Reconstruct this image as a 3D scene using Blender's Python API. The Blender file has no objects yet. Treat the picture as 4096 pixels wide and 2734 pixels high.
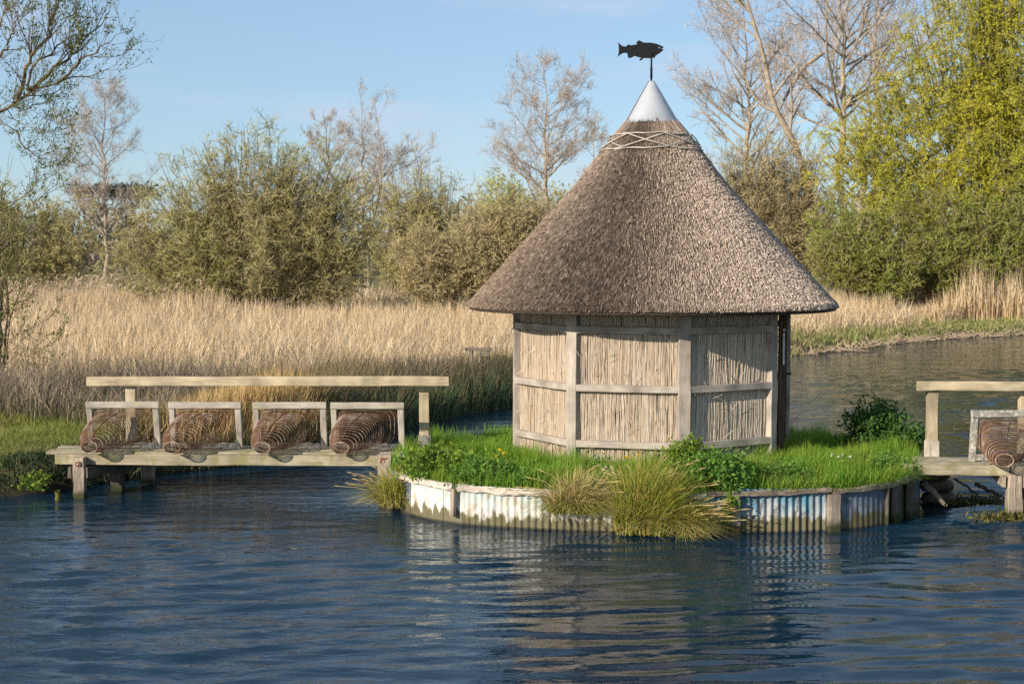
import bpy, bmesh, math
import numpy as np
from mathutils import Vector, Matrix

scene = bpy.context.scene
COL = scene.collection

# ------------------------------------------------------------------ camera, light, exposure
EYE = 2.85                       # metres above the water
PITCH = math.atan((1367 - 1050) / 5689)
cam_data = bpy.data.cameras.new('camera')
cam_data.lens = 50.0
cam_data.sensor_width = 36.0
cam_data.clip_start = 0.1
cam_data.clip_end = 3000
cam_data.dof.use_dof = True
cam_data.dof.focus_distance = 16.6
cam_data.dof.aperture_fstop = 3.6
cam = bpy.data.objects.new('camera', cam_data)
cam.location = (0, 0, EYE)
cam.rotation_euler = (math.pi / 2 - PITCH, 0, 0)
COL.objects.link(cam)
scene.camera = cam

SUN_EL = math.radians(22)
SUN_AZ = math.radians(228)       # clockwise from +Y: behind the camera, to its left
world = bpy.data.worlds.new('World')
scene.world = world
world.use_nodes = True
wn = world.node_tree
for n in list(wn.nodes):
    wn.nodes.remove(n)
w_out = wn.nodes.new('ShaderNodeOutputWorld')
w_bg = wn.nodes.new('ShaderNodeBackground')
w_sky = wn.nodes.new('ShaderNodeTexSky')
w_sky.sky_type = 'NISHITA'
w_sky.sun_disc = False
w_sky.sun_elevation = SUN_EL
w_sky.sun_rotation = SUN_AZ
w_sky.altitude = 0
w_sky.air_density = 1.0
w_sky.dust_density = 0.3
w_sky.ozone_density = 4.4
w_bg.inputs['Strength'].default_value = 0.105
# thin high cirrus: a faint whitening of the sky along stretched noise
w_tc = wn.nodes.new('ShaderNodeTexCoord')
w_map = wn.nodes.new('ShaderNodeMapping')
w_map.inputs['Scale'].default_value = (3.0, 3.0, 16.0)
w_map.inputs['Rotation'].default_value = (0.0, 0.08, 0.3)
w_noise = wn.nodes.new('ShaderNodeTexNoise')
w_noise.inputs['Scale'].default_value = 1.3
w_noise.inputs['Detail'].default_value = 5
w_noise.inputs['Roughness'].default_value = 0.6
w_rng = wn.nodes.new('ShaderNodeMapRange')
w_rng.inputs['From Min'].default_value = 0.5
w_rng.inputs['From Max'].default_value = 0.72
w_rng.inputs['To Min'].default_value = 0.0
w_rng.inputs['To Max'].default_value = 0.6
w_mix = wn.nodes.new('ShaderNodeMix')
w_mix.data_type = 'RGBA'
w_mix.inputs[7].default_value = (4.3, 4.7, 5.7, 1)
w_veil = wn.nodes.new('ShaderNodeMix')
w_veil.data_type = 'RGBA'
w_veil.inputs[0].default_value = 0.44
w_veil.inputs[7].default_value = (3.25, 4.35, 5.35, 1)
wn.links.new(w_tc.outputs['Generated'], w_map.inputs['Vector'])
wn.links.new(w_map.outputs['Vector'], w_noise.inputs['Vector'])
wn.links.new(w_noise.outputs['Fac'], w_rng.inputs['Value'])
wn.links.new(w_rng.outputs['Result'], w_mix.inputs[0])
wn.links.new(w_sky.outputs['Color'], w_veil.inputs[6])
wn.links.new(w_veil.outputs[2], w_mix.inputs[6])
wn.links.new(w_mix.outputs[2], w_bg.inputs['Color'])
wn.links.new(w_bg.outputs['Background'], w_out.inputs['Surface'])

sun_data = bpy.data.lights.new('sun', 'SUN')
sun_data.energy = 4.6
sun_data.angle = math.radians(0.53)
sun_data.color = (1.0, 0.89, 0.74)
sun = bpy.data.objects.new('sun', sun_data)
to_sun = Vector((math.sin(SUN_AZ) * math.cos(SUN_EL), math.cos(SUN_AZ) * math.cos(SUN_EL), math.sin(SUN_EL)))
sun.rotation_euler = (-to_sun).to_track_quat('-Z', 'Y').to_euler()
sun.location = to_sun * 60
COL.objects.link(sun)

vs = scene.view_settings
vs.view_transform = 'Standard'
vs.look = 'None'
vs.gamma = 1
vs.exposure = 0.5
vs.use_curve_mapping = False
scene.cycles.max_bounces = 6
scene.cycles.diffuse_bounces = 3
scene.cycles.glossy_bounces = 3
scene.cycles.transmission_bounces = 3
scene.cycles.transparent_max_bounces = 4
scene.cycles.use_denoising = False

rng = np.random.default_rng(7)
UP = np.array([0.0, 0.0, 1.0])


def spot(x, y, Y):
    """world point at distance Y along the river seen at survey sheet position (x, y)"""
    x = x * 4096 / 2349
    y = y * 4096 / 2349
    c, s = math.cos(PITCH), math.sin(PITCH)
    u = (1367 - y) / 5689
    dy, dz = c + s * u, -s + c * u
    t = Y / dy
    return np.array([(x - 2048) / 5689 * t, Y, EYE + t * dz])


# ------------------------------------------------------------------ mesh helpers
def norm(a):
    return a / np.maximum(np.linalg.norm(a, axis=-1, keepdims=True), 1e-9)


def mesh_of(name, parts, smooth=False):
    """parts: list of (verts n x 3, faces m x k)"""
    vv, loops, starts, off, lo = [], [], [], 0, 0
    for V, F in parts:
        V = np.asarray(V, float).reshape(-1, 3)
        F = np.asarray(F, np.int64)
        if len(F) == 0:
            continue
        vv.append(V)
        k = F.shape[1]
        loops.append((F + off).ravel())
        starts.append(lo + np.arange(len(F)) * k)
        lo += F.size
        off += len(V)
    V = np.concatenate(vv)
    L = np.concatenate(loops)
    S = np.concatenate(starts)
    me = bpy.data.meshes.new(name)
    me.vertices.add(len(V))
    me.vertices.foreach_set('co', V.astype(np.float32).ravel())
    me.loops.add(len(L))
    me.loops.foreach_set('vertex_index', L.astype(np.int32))
    me.polygons.add(len(S))
    me.polygons.foreach_set('loop_start', S.astype(np.int32))
    me.polygons.foreach_set('use_smooth', np.full(len(S), bool(smooth)))
    me.update(calc_edges=True)
    return me


ORIGIN = {}


def tag(o, label=None, cat=None, group=None, kind=None):
    if label: o['label'] = label
    if cat: o['category'] = cat
    if group: o['group'] = group
    if kind: o['kind'] = kind
    return o


def thing(name, label, cat, loc=(0, 0, 0), group=None):
    o = bpy.data.objects.new(name, None)
    o.empty_display_size = 0.2
    o.location = loc
    COL.objects.link(o)
    ORIGIN[o.name] = np.array(loc, float)
    return tag(o, label, cat, group)


def put(name, parts, mat, parent=None, smooth=False, kind=None):
    """link world-space geometry as ONE mesh object, relative to its parent's base"""
    org = ORIGIN[parent.name] if parent is not None else np.zeros(3)
    parts = [(np.asarray(V, float).reshape(-1, 3) - org, F) for V, F in parts]
    me = mesh_of(name, parts, smooth)
    me.materials.append(mat)
    o = bpy.data.objects.new(name, me)
    COL.objects.link(o)
    ORIGIN[o.name] = org
    if parent is not None:
        o.parent = parent
    if kind: o['kind'] = kind
    return o


def tubes(P, R, sides=3):
    P = np.asarray(P, float)
    R = np.asarray(R, float)
    N, K, _ = P.shape
    T = norm(np.gradient(P, axis=1))
    ref = np.where(np.abs(T[:, :1, 2:3]) < 0.8, UP[None, None], np.array([1.0, 0.1, 0.0])[None, None])
    U = norm(np.cross(T, np.broadcast_to(ref, T.shape)))
    W = np.cross(T, U)
    a = np.arange(sides) * 2 * math.pi / sides
    V = P[:, :, None] + R[:, :, None, None] * (np.cos(a)[None, None, :, None] * U[:, :, None] + np.sin(a)[None, None, :, None] * W[:, :, None])
    i, k, s = np.meshgrid(np.arange(N), np.arange(K - 1), np.arange(sides), indexing='ij')
    b = (i * K + k) * sides
    s2 = (s + 1) % sides
    F = np.stack([b + s, b + s2, b + sides + s2, b + sides + s], -1).reshape(-1, 4)
    return V.reshape(-1, 3), F


def ribbons(P, R, rg=rng):
    P = np.asarray(P, float)
    N, K, _ = P.shape
    d = norm(P[:, -1] - P[:, 0])
    sd = norm(np.cross(d, rg.normal(0, 1, (N, 3))))[:, None] * np.asarray(R)[:, :, None] * 1.15
    V = np.stack([P - sd, P + sd], 2).reshape(-1, 3)
    i, k = np.meshgrid(np.arange(N), np.arange(K - 1), indexing='ij')
    b = (i * K + k) * 2
    return V, np.stack([b, b + 1, b + 3, b + 2], -1).reshape(-1, 4)


def blades(base, h, lean, w, segs=2, droop=0.5, rg=rng, face=None):
    """curved grass blades. base n x 3, h n, lean n x 2 (horizontal offset of the tip), w n"""
    n = len(base)
    t = np.linspace(0, 1, segs + 1)
    P = np.zeros((n, segs + 1, 3))
    for k, tk in enumerate(t):
        P[:, k, 0] = base[:, 0] + lean[:, 0] * tk ** 1.7
        P[:, k, 1] = base[:, 1] + lean[:, 1] * tk ** 1.7
        P[:, k, 2] = base[:, 2] + h * (tk - droop * 0.5 * tk ** 2.5 * np.minimum(np.hypot(lean[:, 0], lean[:, 1]) / np.maximum(h, 1e-3), 1.6))
    a = rg.uniform(0, math.pi, n) if face is None else face + rg.normal(0, .5, n)
    sx = np.stack([np.cos(a), np.sin(a), np.zeros(n)], -1)
    Vs, quads = [], []
    for k in range(segs):
        ww = (w * (1 - 0.75 * (t[k]) ** 2) * .5)[:, None] * sx
        Vs += [P[:, k] - ww, P[:, k] + ww]
    Vs.append(P[:, segs])
    V = np.stack(Vs, 1)
    m = 2 * segs + 1
    o = np.arange(n)[:, None] * m
    out = []
    for k in range(segs - 1):
        quads.append(o + np.array([[2 * k, 2 * k + 1, 2 * k + 3, 2 * k + 2]]))
    T = o + np.array([[2 * segs - 2, 2 * segs - 1, 2 * segs]])
    V = V.reshape(-1, 3)
    # one vertex array, two face arrays
    res = []
    if quads:
        res.append((V, np.concatenate(quads)))
        res.append((np.zeros((0, 3)), T - len(V)))
    else:
        res.append((V, T))
    return res


def leaves(P, size, aspect=0.45, rg=rng, up=0.3, direction=None):
    """one diamond leaf at each point"""
    n = len(P)
    d = rg.normal(0, 1, (n, 3))
    d[:, 2] += up
    if direction is not None:
        d = d * .6 + direction * 1.2
    d = norm(d)
    r = norm(np.cross(d, rg.normal(0, 1, (n, 3))))
    s = (size * rg.uniform(.6, 1.3, n))[:, None]
    V = np.stack([P, P + d * s * .5 + r * s * aspect * .5, P + d * s, P + d * s * .5 - r * s * aspect * .5], 1)
    F = np.arange(n * 4).reshape(n, 4)
    return V.reshape(-1, 3), F


def leaves3(P, size, aspect=0.5, rg=rng, up=0.3):
    n = len(P)
    d = rg.normal(0, 1, (n, 3))
    d[:, 2] += up
    d = norm(d)
    r = norm(np.cross(d, rg.normal(0, 1, (n, 3))))
    s = (size * rg.uniform(.6, 1.35, n))[:, None]
    V = np.stack([P - r * s * aspect * .5, P + r * s * aspect * .5, P + d * s], 1)
    return V.reshape(-1, 3), np.arange(n * 3).reshape(n, 3)


def grow(P, R, per, t0, t1, length, ang, K=4, up=0.1, wob=0.12, rr=0.6, tip=0.3, rg=rng, tsel=None, rmin=0.004):
    """child branches on every parent path (all parents have the same number of points)"""
    N, KK, _ = P.shape
    idx = np.repeat(np.arange(N), per)
    M = len(idx)
    t = rg.uniform(t0, t1, M) if tsel is None else tsel(M)
    f = t * (KK - 1)
    k = np.minimum(f.astype(int), KK - 2)
    w = (f - k)[:, None]
    A, B = P[idx, k], P[idx, k + 1]
    start = A * (1 - w) + B * w
    rad = R[idx, k] * (1 - w[:, 0]) + R[idx, k + 1] * w[:, 0]
    pd = norm(B - A)
    side = norm(np.cross(pd, rg.normal(0, 1, (M, 3))))
    a = np.radians(rg.uniform(ang[0], ang[1], M))[:, None]
    d = norm(np.cos(a) * pd + np.sin(a) * side)
    L = (length(t, M) if callable(length) else length * rg.uniform(.6, 1.25, M))
    Q = np.zeros((M, K, 3))
    Q[:, 0] = start
    st = (L / (K - 1))[:, None]
    for j in range(1, K):
        d = norm(d + UP * up + rg.normal(0, wob, (M, 3)))
        Q[:, j] = Q[:, j - 1] + d * st
    r0 = np.maximum(rad * rr, rmin)
    RR = r0[:, None] * np.linspace(1, tip, K)[None]
    return Q, np.maximum(RR, rmin * .6)


def resample(pts, n):
    pts = np.asarray(pts, float)
    s = np.concatenate([[0], np.cumsum(np.linalg.norm(np.diff(pts, axis=0), axis=1))])
    u = np.linspace(0, s[-1], n)
    return np.stack([np.interp(u, s, pts[:, i]) for i in range(pts.shape[1])], -1)


def spline(pts, n, closed=False):
    pts = np.asarray(pts, float)
    if closed:
        p = np.concatenate([pts[-1:], pts, pts[:2]])
    else:
        p = np.concatenate([2 * pts[:1] - pts[1:2], pts, 2 * pts[-1:] - pts[-2:-1]])
    out = []
    for i in range(1, len(p) - 2):
        t = np.linspace(0, 1, 24, endpoint=False)[:, None]
        a, b, c, d = p[i - 1], p[i], p[i + 1], p[i + 2]
        out.append(.5 * ((2 * b) + (-a + c) * t + (2 * a - 5 * b + 4 * c - d) * t ** 2 + (-a + 3 * b - 3 * c + d) * t ** 3))
    out.append(p[-2:-1])
    return resample(np.concatenate(out), n)


def vnoise(x, y, seed=0):
    """cheap smooth value noise in 0..1"""
    xi, yi = np.floor(x).astype(np.int64), np.floor(y).astype(np.int64)
    fx, fy = x - xi, y - yi
    fx = fx * fx * (3 - 2 * fx)
    fy = fy * fy * (3 - 2 * fy)

    def h(a, b):
        v = np.sin(a * 127.1 + b * 311.7 + seed * 74.7) * 43758.5453
        return v - np.floor(v)
    return (h(xi, yi) * (1 - fx) + h(xi + 1, yi) * fx) * (1 - fy) + (h(xi, yi + 1) * (1 - fx) + h(xi + 1, yi + 1) * fx) * fy


# ------------------------------------------------------------------ materials
def new_mat(name):
    m = bpy.data.materials.new(name)
    m.use_nodes = True
    nt = m.node_tree
    for n in list(nt.nodes):
        nt.nodes.remove(n)
    out = nt.nodes.new('ShaderNodeOutputMaterial')
    return m, nt, out


def ramp_node(nt, cols):
    r = nt.nodes.new('ShaderNodeValToRGB')
    e = r.color_ramp.elements
    while len(e) < len(cols):
        e.new(.5)
    for i, c in enumerate(cols):
        p, c = c if len(c) == 2 else (i / max(1, len(cols) - 1), c)
        e[i].position = p
        e[i].color = (*c, 1)
    return r


def leaf_mat(name, cols, trans=0.3, rough=.75, patch=None, patch_scale=1.0, zcols=None, side=None):
    """a different tone for every blade, leaf or stalk; patch: second tone in broad patches;
    zcols: (z0, z1, colour) a real change of colour up the plant"""
    m, nt, out = new_mat(name)
    L = nt.links.new
    g = nt.nodes.new('ShaderNodeNewGeometry')
    r = ramp_node(nt, cols)
    L(g.outputs['Random Per Island'], r.inputs['Fac'])
    col = r.outputs['Color']
    if patch is not None:
        no = nt.nodes.new('ShaderNodeTexNoise')
        no.inputs['Scale'].default_value = patch_scale
        no.inputs['Detail'].default_value = 3
        L(g.outputs['Position'], no.inputs['Vector'])
        mr = nt.nodes.new('ShaderNodeMapRange')
        mr.inputs['From Min'].default_value = .46
        mr.inputs['From Max'].default_value = .62
        L(no.outputs['Fac'], mr.inputs['Value'])
        mx = nt.nodes.new('ShaderNodeMix')
        mx.data_type = 'RGBA'
        mx.blend_type = 'MIX'
        mul = nt.nodes.new('ShaderNodeMath')
        mul.operation = 'MULTIPLY'
        mul.inputs[1].default_value = .75
        L(mr.outputs['Result'], mul.inputs[0])
        L(mul.outputs[0], mx.inputs[0])
        L(col, mx.inputs[6])
        mx.inputs[7].default_value = (*patch, 1)
        col = mx.outputs[2]
    if side is not None:      # straw tone goes from browner at low X to paler at high X; broken up by noise
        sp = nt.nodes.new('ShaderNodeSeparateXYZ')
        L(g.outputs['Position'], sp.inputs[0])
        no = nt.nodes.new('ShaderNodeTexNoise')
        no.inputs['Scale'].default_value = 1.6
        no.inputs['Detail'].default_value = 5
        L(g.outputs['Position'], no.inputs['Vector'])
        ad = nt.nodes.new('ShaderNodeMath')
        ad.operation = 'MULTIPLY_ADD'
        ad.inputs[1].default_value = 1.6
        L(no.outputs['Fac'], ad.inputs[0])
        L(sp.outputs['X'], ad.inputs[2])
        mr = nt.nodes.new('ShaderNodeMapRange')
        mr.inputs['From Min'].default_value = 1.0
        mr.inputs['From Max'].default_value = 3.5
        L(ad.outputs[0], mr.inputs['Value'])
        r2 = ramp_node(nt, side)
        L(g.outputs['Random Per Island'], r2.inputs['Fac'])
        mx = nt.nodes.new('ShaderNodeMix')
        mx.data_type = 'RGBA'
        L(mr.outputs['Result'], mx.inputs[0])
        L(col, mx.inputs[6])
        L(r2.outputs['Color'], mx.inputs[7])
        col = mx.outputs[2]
    if zcols is not None:
        z0, z1, zc = zcols
        sp = nt.nodes.new('ShaderNodeSeparateXYZ')
        L(g.outputs['Position'], sp.inputs[0])
        mr = nt.nodes.new('ShaderNodeMapRange')
        mr.inputs['From Min'].default_value = z0
        mr.inputs['From Max'].default_value = z1
        L(sp.outputs['Z'], mr.inputs['Value'])
        mx = nt.nodes.new('ShaderNodeMix')
        mx.data_type = 'RGBA'
        L(mr.outputs['Result'], mx.inputs[0])
        r2 = ramp_node(nt, zc)
        L(g.outputs['Random Per Island'], r2.inputs['Fac'])
        L(col, mx.inputs[6])
        L(r2.outputs['Color'], mx.inputs[7])
        col = mx.outputs[2]
    b = nt.nodes.new('ShaderNodeBsdfPrincipled')
    b.inputs['Roughness'].default_value = rough
    b.inputs['Specular IOR Level'].default_value = .25
    L(col, b.inputs['Base Color'])
    if trans > 0:
        tr = nt.nodes.new('ShaderNodeBsdfTranslucent')
        L(col, tr.inputs['Color'])
        ms = nt.nodes.new('ShaderNodeMixShader')
        ms.inputs[0].default_value = trans
        L(b.outputs[0], ms.inputs[1])
        L(tr.outputs[0], ms.inputs[2])
        L(ms.outputs[0], out.inputs['Surface'])
    else:
        L(b.outputs[0], out.inputs['Surface'])
    return m


def wood_mat(name, light, dark, scale=9.0, stretch=14.0, rough=.85, bump=.4, moss=None, lichen=None, wet=None):
    """weathered timber, grain along the piece's own length (local X)"""
    m, nt, out = new_mat(name)
    L = nt.links.new
    tc = nt.nodes.new('ShaderNodeTexCoord')
    oi = nt.nodes.new('ShaderNodeObjectInfo')
    addv = nt.nodes.new('ShaderNodeVectorMath')
    addv.operation = 'MULTIPLY_ADD'
    addv.inputs[1].default_value = (1, 1, 1)
    cmb = nt.nodes.new('ShaderNodeCombineXYZ')
    mm = nt.nodes.new('ShaderNodeMath')
    mm.operation = 'MULTIPLY'
    mm.inputs[1].default_value = 37.0
    L(oi.outputs['Random'], mm.inputs[0])
    for i in range(3):
        L(mm.outputs[0], cmb.inputs[i])
    L(tc.outputs['Object'], addv.inputs[0])
    L(cmb.outputs[0], addv.inputs[2])
    mp = nt.nodes.new('ShaderNodeMapping')
    mp.inputs['Scale'].default_value = (1.0, stretch, stretch)
    L(addv.outputs[0], mp.inputs['Vector'])
    n1 = nt.nodes.new('ShaderNodeTexNoise')
    n1.inputs['Scale'].default_value = scale * .35
    n1.inputs['Detail'].default_value = 6
    n1.inputs['Roughness'].default_value = .65
    n1.inputs['Distortion'].default_value = .6
    L(mp.outputs[0], n1.inputs['Vector'])
    r = ramp_node(nt, [(0.25, dark), (0.5, tuple(.5 * (a + b) for a, b in zip(light, dark))), (0.72, light)])
    L(n1.outputs['Fac'], r.inputs['Fac'])
    # broad tonal drift + one tone per piece
    n2 = nt.nodes.new('ShaderNodeTexNoise')
    n2.inputs['Scale'].default_value = 3.5
    n2.inputs['Detail'].default_value = 4
    L(addv.outputs[0], n2.inputs['Vector'])
    mr = nt.nodes.new('ShaderNodeMapRange')
    mr.inputs['From Min'].default_value = .3
    mr.inputs['From Max'].default_value = .7
    mr.inputs['To Min'].default_value = .58
    mr.inputs['To Max'].default_value = 1.25
    L(n2.outputs['Fac'], mr.inputs['Value'])
    mul = nt.nodes.new('ShaderNodeVectorMath')
    mul.operation = 'SCALE'
    L(r.outputs['Color'], mul.inputs[0])
    L(mr.outputs['Result'], mul.inputs['Scale'])
    col = mul.outputs[0]

    def overlay(col, colour, fac):
        mx = nt.nodes.new('ShaderNodeMix')
        mx.data_type = 'RGBA'
        L(fac, mx.inputs[0])
        L(col, mx.inputs[6])
        mx.inputs[7].default_value = (*colour, 1)
        return mx.outputs[2]
    if moss is not None or lichen is not None:
        n3 = nt.nodes.new('ShaderNodeTexNoise')
        n3.inputs['Scale'].default_value = 26 if lichen is not None else 6
        n3.inputs['Detail'].default_value = 5
        L(addv.outputs[0], n3.inputs['Vector'])
        m3 = nt.nodes.new('ShaderNodeMapRange')
        m3.inputs['From Min'].default_value = .54
        m3.inputs['From Max'].default_value = .62
        m3.inputs['To Max'].default_value = .75
        L(n3.outputs['Fac'], m3.inputs['Value'])
        col = overlay(col, lichen or moss, m3.outputs['Result'])
    if wet is not None:
        g = nt.nodes.new('ShaderNodeNewGeometry')
        sp = nt.nodes.new('ShaderNodeSeparateXYZ')
        L(g.outputs['Position'], sp.inputs[0])
        ad = nt.nodes.new('ShaderNodeMath')
        ad.operation = 'MULTIPLY_ADD'
        ad.inputs[1].default_value = -.22
        L(n2.outputs['Fac'], ad.inputs[0])
        L(sp.outputs['Z'], ad.inputs[2])
        m4 = nt.nodes.new('ShaderNodeMapRange')
        m4.inputs['From Min'].default_value = .03
        m4.inputs['From Max'].default_value = -.05
        L(ad.outputs[0], m4.inputs['Value'])
        col = overlay(col, wet, m4.outputs['Result'])
    b = nt.nodes.new('ShaderNodeBsdfPrincipled')
    b.inputs['Roughness'].default_value = rough
    b.inputs['Specular IOR Level'].default_value = .25
    L(col, b.inputs['Base Color'])
    bp = nt.nodes.new('ShaderNodeBump')
    bp.inputs['Strength'].default_value = bump
    bp.inputs['Distance'].default_value = .01
    L(n1.outputs['Fac'], bp.inputs['Height'])
    L(bp.outputs[0], b.inputs['Normal'])
    L(b.outputs[0], out.inputs['Surface'])
    return m


def noise_mat(name, cols, scale=3.0, detail=6, rough=.9, bump=0.0, bdist=.05, metallic=0.0, scale2=None, cols2=None):
    m, nt, out = new_mat(name)
    L = nt.links.new
    g = nt.nodes.new('ShaderNodeNewGeometry')
    no = nt.nodes.new('ShaderNodeTexNoise')
    no.inputs['Scale'].default_value = scale
    no.inputs['Detail'].default_value = detail
    no.inputs['Roughness'].default_value = .6
    L(g.outputs['Position'], no.inputs['Vector'])
    r = ramp_node(nt, cols)
    L(no.outputs['Fac'], r.inputs['Fac'])
    b = nt.nodes.new('ShaderNodeBsdfPrincipled')
    b.inputs['Roughness'].default_value = rough
    b.inputs['Metallic'].default_value = metallic
    b.inputs['Specular IOR Level'].default_value = .3
    L(r.outputs['Color'], b.inputs['Base Color'])
    if bump:
        bp = nt.nodes.new('ShaderNodeBump')
        bp.inputs['Strength'].default_value = bump
        bp.inputs['Distance'].default_value = bdist
        L(no.outputs['Fac'], bp.inputs['Height'])
        L(bp.outputs[0], b.inputs['Normal'])
    L(b.outputs[0], out.inputs['Surface'])
    return m


def water_mat():
    m, nt, out = new_mat('river_water')
    L = nt.links.new
    tc = nt.nodes.new('ShaderNodeTexCoord')

    def noise(scale, sx, sy, detail, rot=0.0, dist=0.0):
        mp = nt.nodes.new('ShaderNodeMapping')
        mp.inputs['Scale'].default_value = (sx, sy, 1)
        mp.inputs['Rotation'].default_value = (0, 0, rot)
        L(tc.outputs['Object'], mp.inputs['Vector'])
        n = nt.nodes.new('ShaderNodeTexNoise')
        n.inputs['Scale'].default_value = scale
        n.inputs['Detail'].default_value = detail
        n.inputs['Roughness'].default_value = .55
        n.inputs['Distortion'].default_value = dist
        L(mp.outputs[0], n.inputs['Vector'])
        return n.outputs['Fac']
    swell = noise(1.6, .6, 1.4, 2, .2, .6)
    chop = noise(4.6, .45, 1.25, 4, .12, .8)
    fine = noise(15.0, .5, 1.2, 3, -.1, .4)
    patch = noise(.5, .6, 1.3, 3, .25)
    gsp = nt.nodes.new('ShaderNodeSeparateXYZ')
    L(tc.outputs['Object'], gsp.inputs[0])
    race = nt.nodes.new('ShaderNodeFloatCurve')      # how broken the flow is across the river
    mr0 = nt.nodes.new('ShaderNodeMapRange')
    mr0.inputs['From Min'].default_value = -8
    mr0.inputs['From Max'].default_value = 8
    L(gsp.outputs['X'], mr0.inputs['Value'])
    L(mr0.outputs['Result'], race.inputs['Value'])
    cv = race.mapping.curves[0]
    for kx, ky in ((0.0, 1.0), (.40, .95), (.50, .55), (.58, .30), (.68, .30), (.77, .55), (.86, .85), (1.0, .9)):
        if kx in (0.0, 1.0):
            cv.points[0 if kx == 0 else -1].location = (kx, ky)
        else:
            cv.points.new(kx, ky)
    race.mapping.update()

    def mul(a, b):
        x = nt.nodes.new('ShaderNodeMath')
        x.operation = 'MULTIPLY'
        for i, v in enumerate((a, b)):
            if isinstance(v, float):
                x.inputs[i].default_value = v
            else:
                L(v, x.inputs[i])
        return x.outputs[0]

    def add(a, b):
        x = nt.nodes.new('ShaderNodeMath')
        x.operation = 'ADD'
        L(a, x.inputs[0])
        L(b, x.inputs[1])
        return x.outputs[0]
    pr = nt.nodes.new('ShaderNodeMapRange')
    pr.inputs['From Min'].default_value = .35
    pr.inputs['From Max'].default_value = .62
    pr.inputs['To Min'].default_value = .55
    pr.inputs['To Max'].default_value = 1.3
    L(patch, pr.inputs['Value'])
    k_ = mul(pr.outputs['Result'], race.outputs[0])
    h = add(add(mul(swell, .012), mul(mul(chop, .021), k_)), mul(mul(fine, .0042), k_))
    bp = nt.nodes.new('ShaderNodeBump')
    bp.inputs['Strength'].default_value = 1.0
    bp.inputs['Distance'].default_value = 1.0
    L(h, bp.inputs['Height'])
    b = nt.nodes.new('ShaderNodeBsdfPrincipled')
    b.inputs['Base Color'].default_value = (.006, .024, .045, 1)
    b.inputs['Roughness'].default_value = .012
    b.inputs['IOR'].default_value = 1.34
    b.inputs['Specular IOR Level'].default_value = .5
    L(bp.outputs[0], b.inputs['Normal'])
    L(b.outputs[0], out.inputs['Surface'])
    return m


def sheet_mat(name, paint, blue, bare, blue_amount, algae_h):
    """painted iron: flaking blue at the top, bare zinc, brown-green algae at the waterline"""
    m, nt, out = new_mat(name)
    L = nt.links.new
    g = nt.nodes.new('ShaderNodeNewGeometry')
    sp = nt.nodes.new('ShaderNodeSeparateXYZ')
    L(g.outputs['Position'], sp.inputs[0])

    def noise(scale, detail, sc=(1, 1, 1)):
        mp = nt.nodes.new('ShaderNodeMapping')
        mp.inputs['Scale'].default_value = sc
        L(g.outputs['Position'], mp.inputs['Vector'])
        n = nt.nodes.new('ShaderNodeTexNoise')
        n.inputs['Scale'].default_value = scale
        n.inputs['Detail'].default_value = detail
        n.inputs['Roughness'].default_value = .62
        L(mp.outputs[0], n.inputs['Vector'])
        return n.outputs['Fac']

    def rng_(v, a, b, lo=0.0, hi=1.0):
        r = nt.nodes.new('ShaderNodeMapRange')
        for k, x in zip(('From Min', 'From Max', 'To Min', 'To Max'), (a, b, lo, hi)):
            r.inputs[k].default_value = x
        L(v, r.inputs['Value'])
        return r.outputs['Result']

    def mad(a, k, c):
        x = nt.nodes.new('ShaderNodeMath')
        x.operation = 'MULTIPLY_ADD'
        L(a, x.inputs[0])
        x.inputs[1].default_value = k
        L(c, x.inputs[2])
        return x.outputs[0]

    def mix(f, a, b):
        x = nt.nodes.new('ShaderNodeMix')
        x.data_type = 'RGBA'
        L(f, x.inputs[0])
        for i, v in ((6, a), (7, b)):
            if isinstance(v, tuple):
                x.inputs[i].default_value = (*v, 1)
            else:
                L(v, x.inputs[i])
        return x.outputs[2]
    z = sp.outputs['Z']
    drips = noise(9, 5, (1, 1, .22))
    spots = noise(22, 5)
    col = mix(rng_(noise(5, 6), .42, .62), paint, tuple(c * .72 for c in paint))
    col = mix(rng_(mad(drips, 1.1, z), .95 - blue_amount * .45, 1.1 - blue_amount * .3), col, blue)
    col = mix(rng_(noise(11, 6, (1, 1, .5)), .53, .60, 0, .85), col, bare)
    col = mix(rng_(spots, .64, .7, 0, .7), col, (.16, .09, .05))
    col = mix(rng_(mad(noise(9, 6, (1.5, 1.5, .5)), -.42, z), algae_h - .14, algae_h - .19, 0, .92), col, (.085, .072, .018))
    col = mix(rng_(z, .035, .01), col, (.02, .02, .012))
    b = nt.nodes.new('ShaderNodeBsdfPrincipled')
    b.inputs['Roughness'].default_value = .6
    L(col, b.inputs['Base Color'])
    bp = nt.nodes.new('ShaderNodeBump')
    bp.inputs['Strength'].default_value = .35
    bp.inputs['Distance'].default_value = .006
    L(spots, bp.inputs['Height'])
    L(bp.outputs[0], b.inputs['Normal'])
    L(b.outputs[0], out.inputs['Surface'])
    return m


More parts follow.
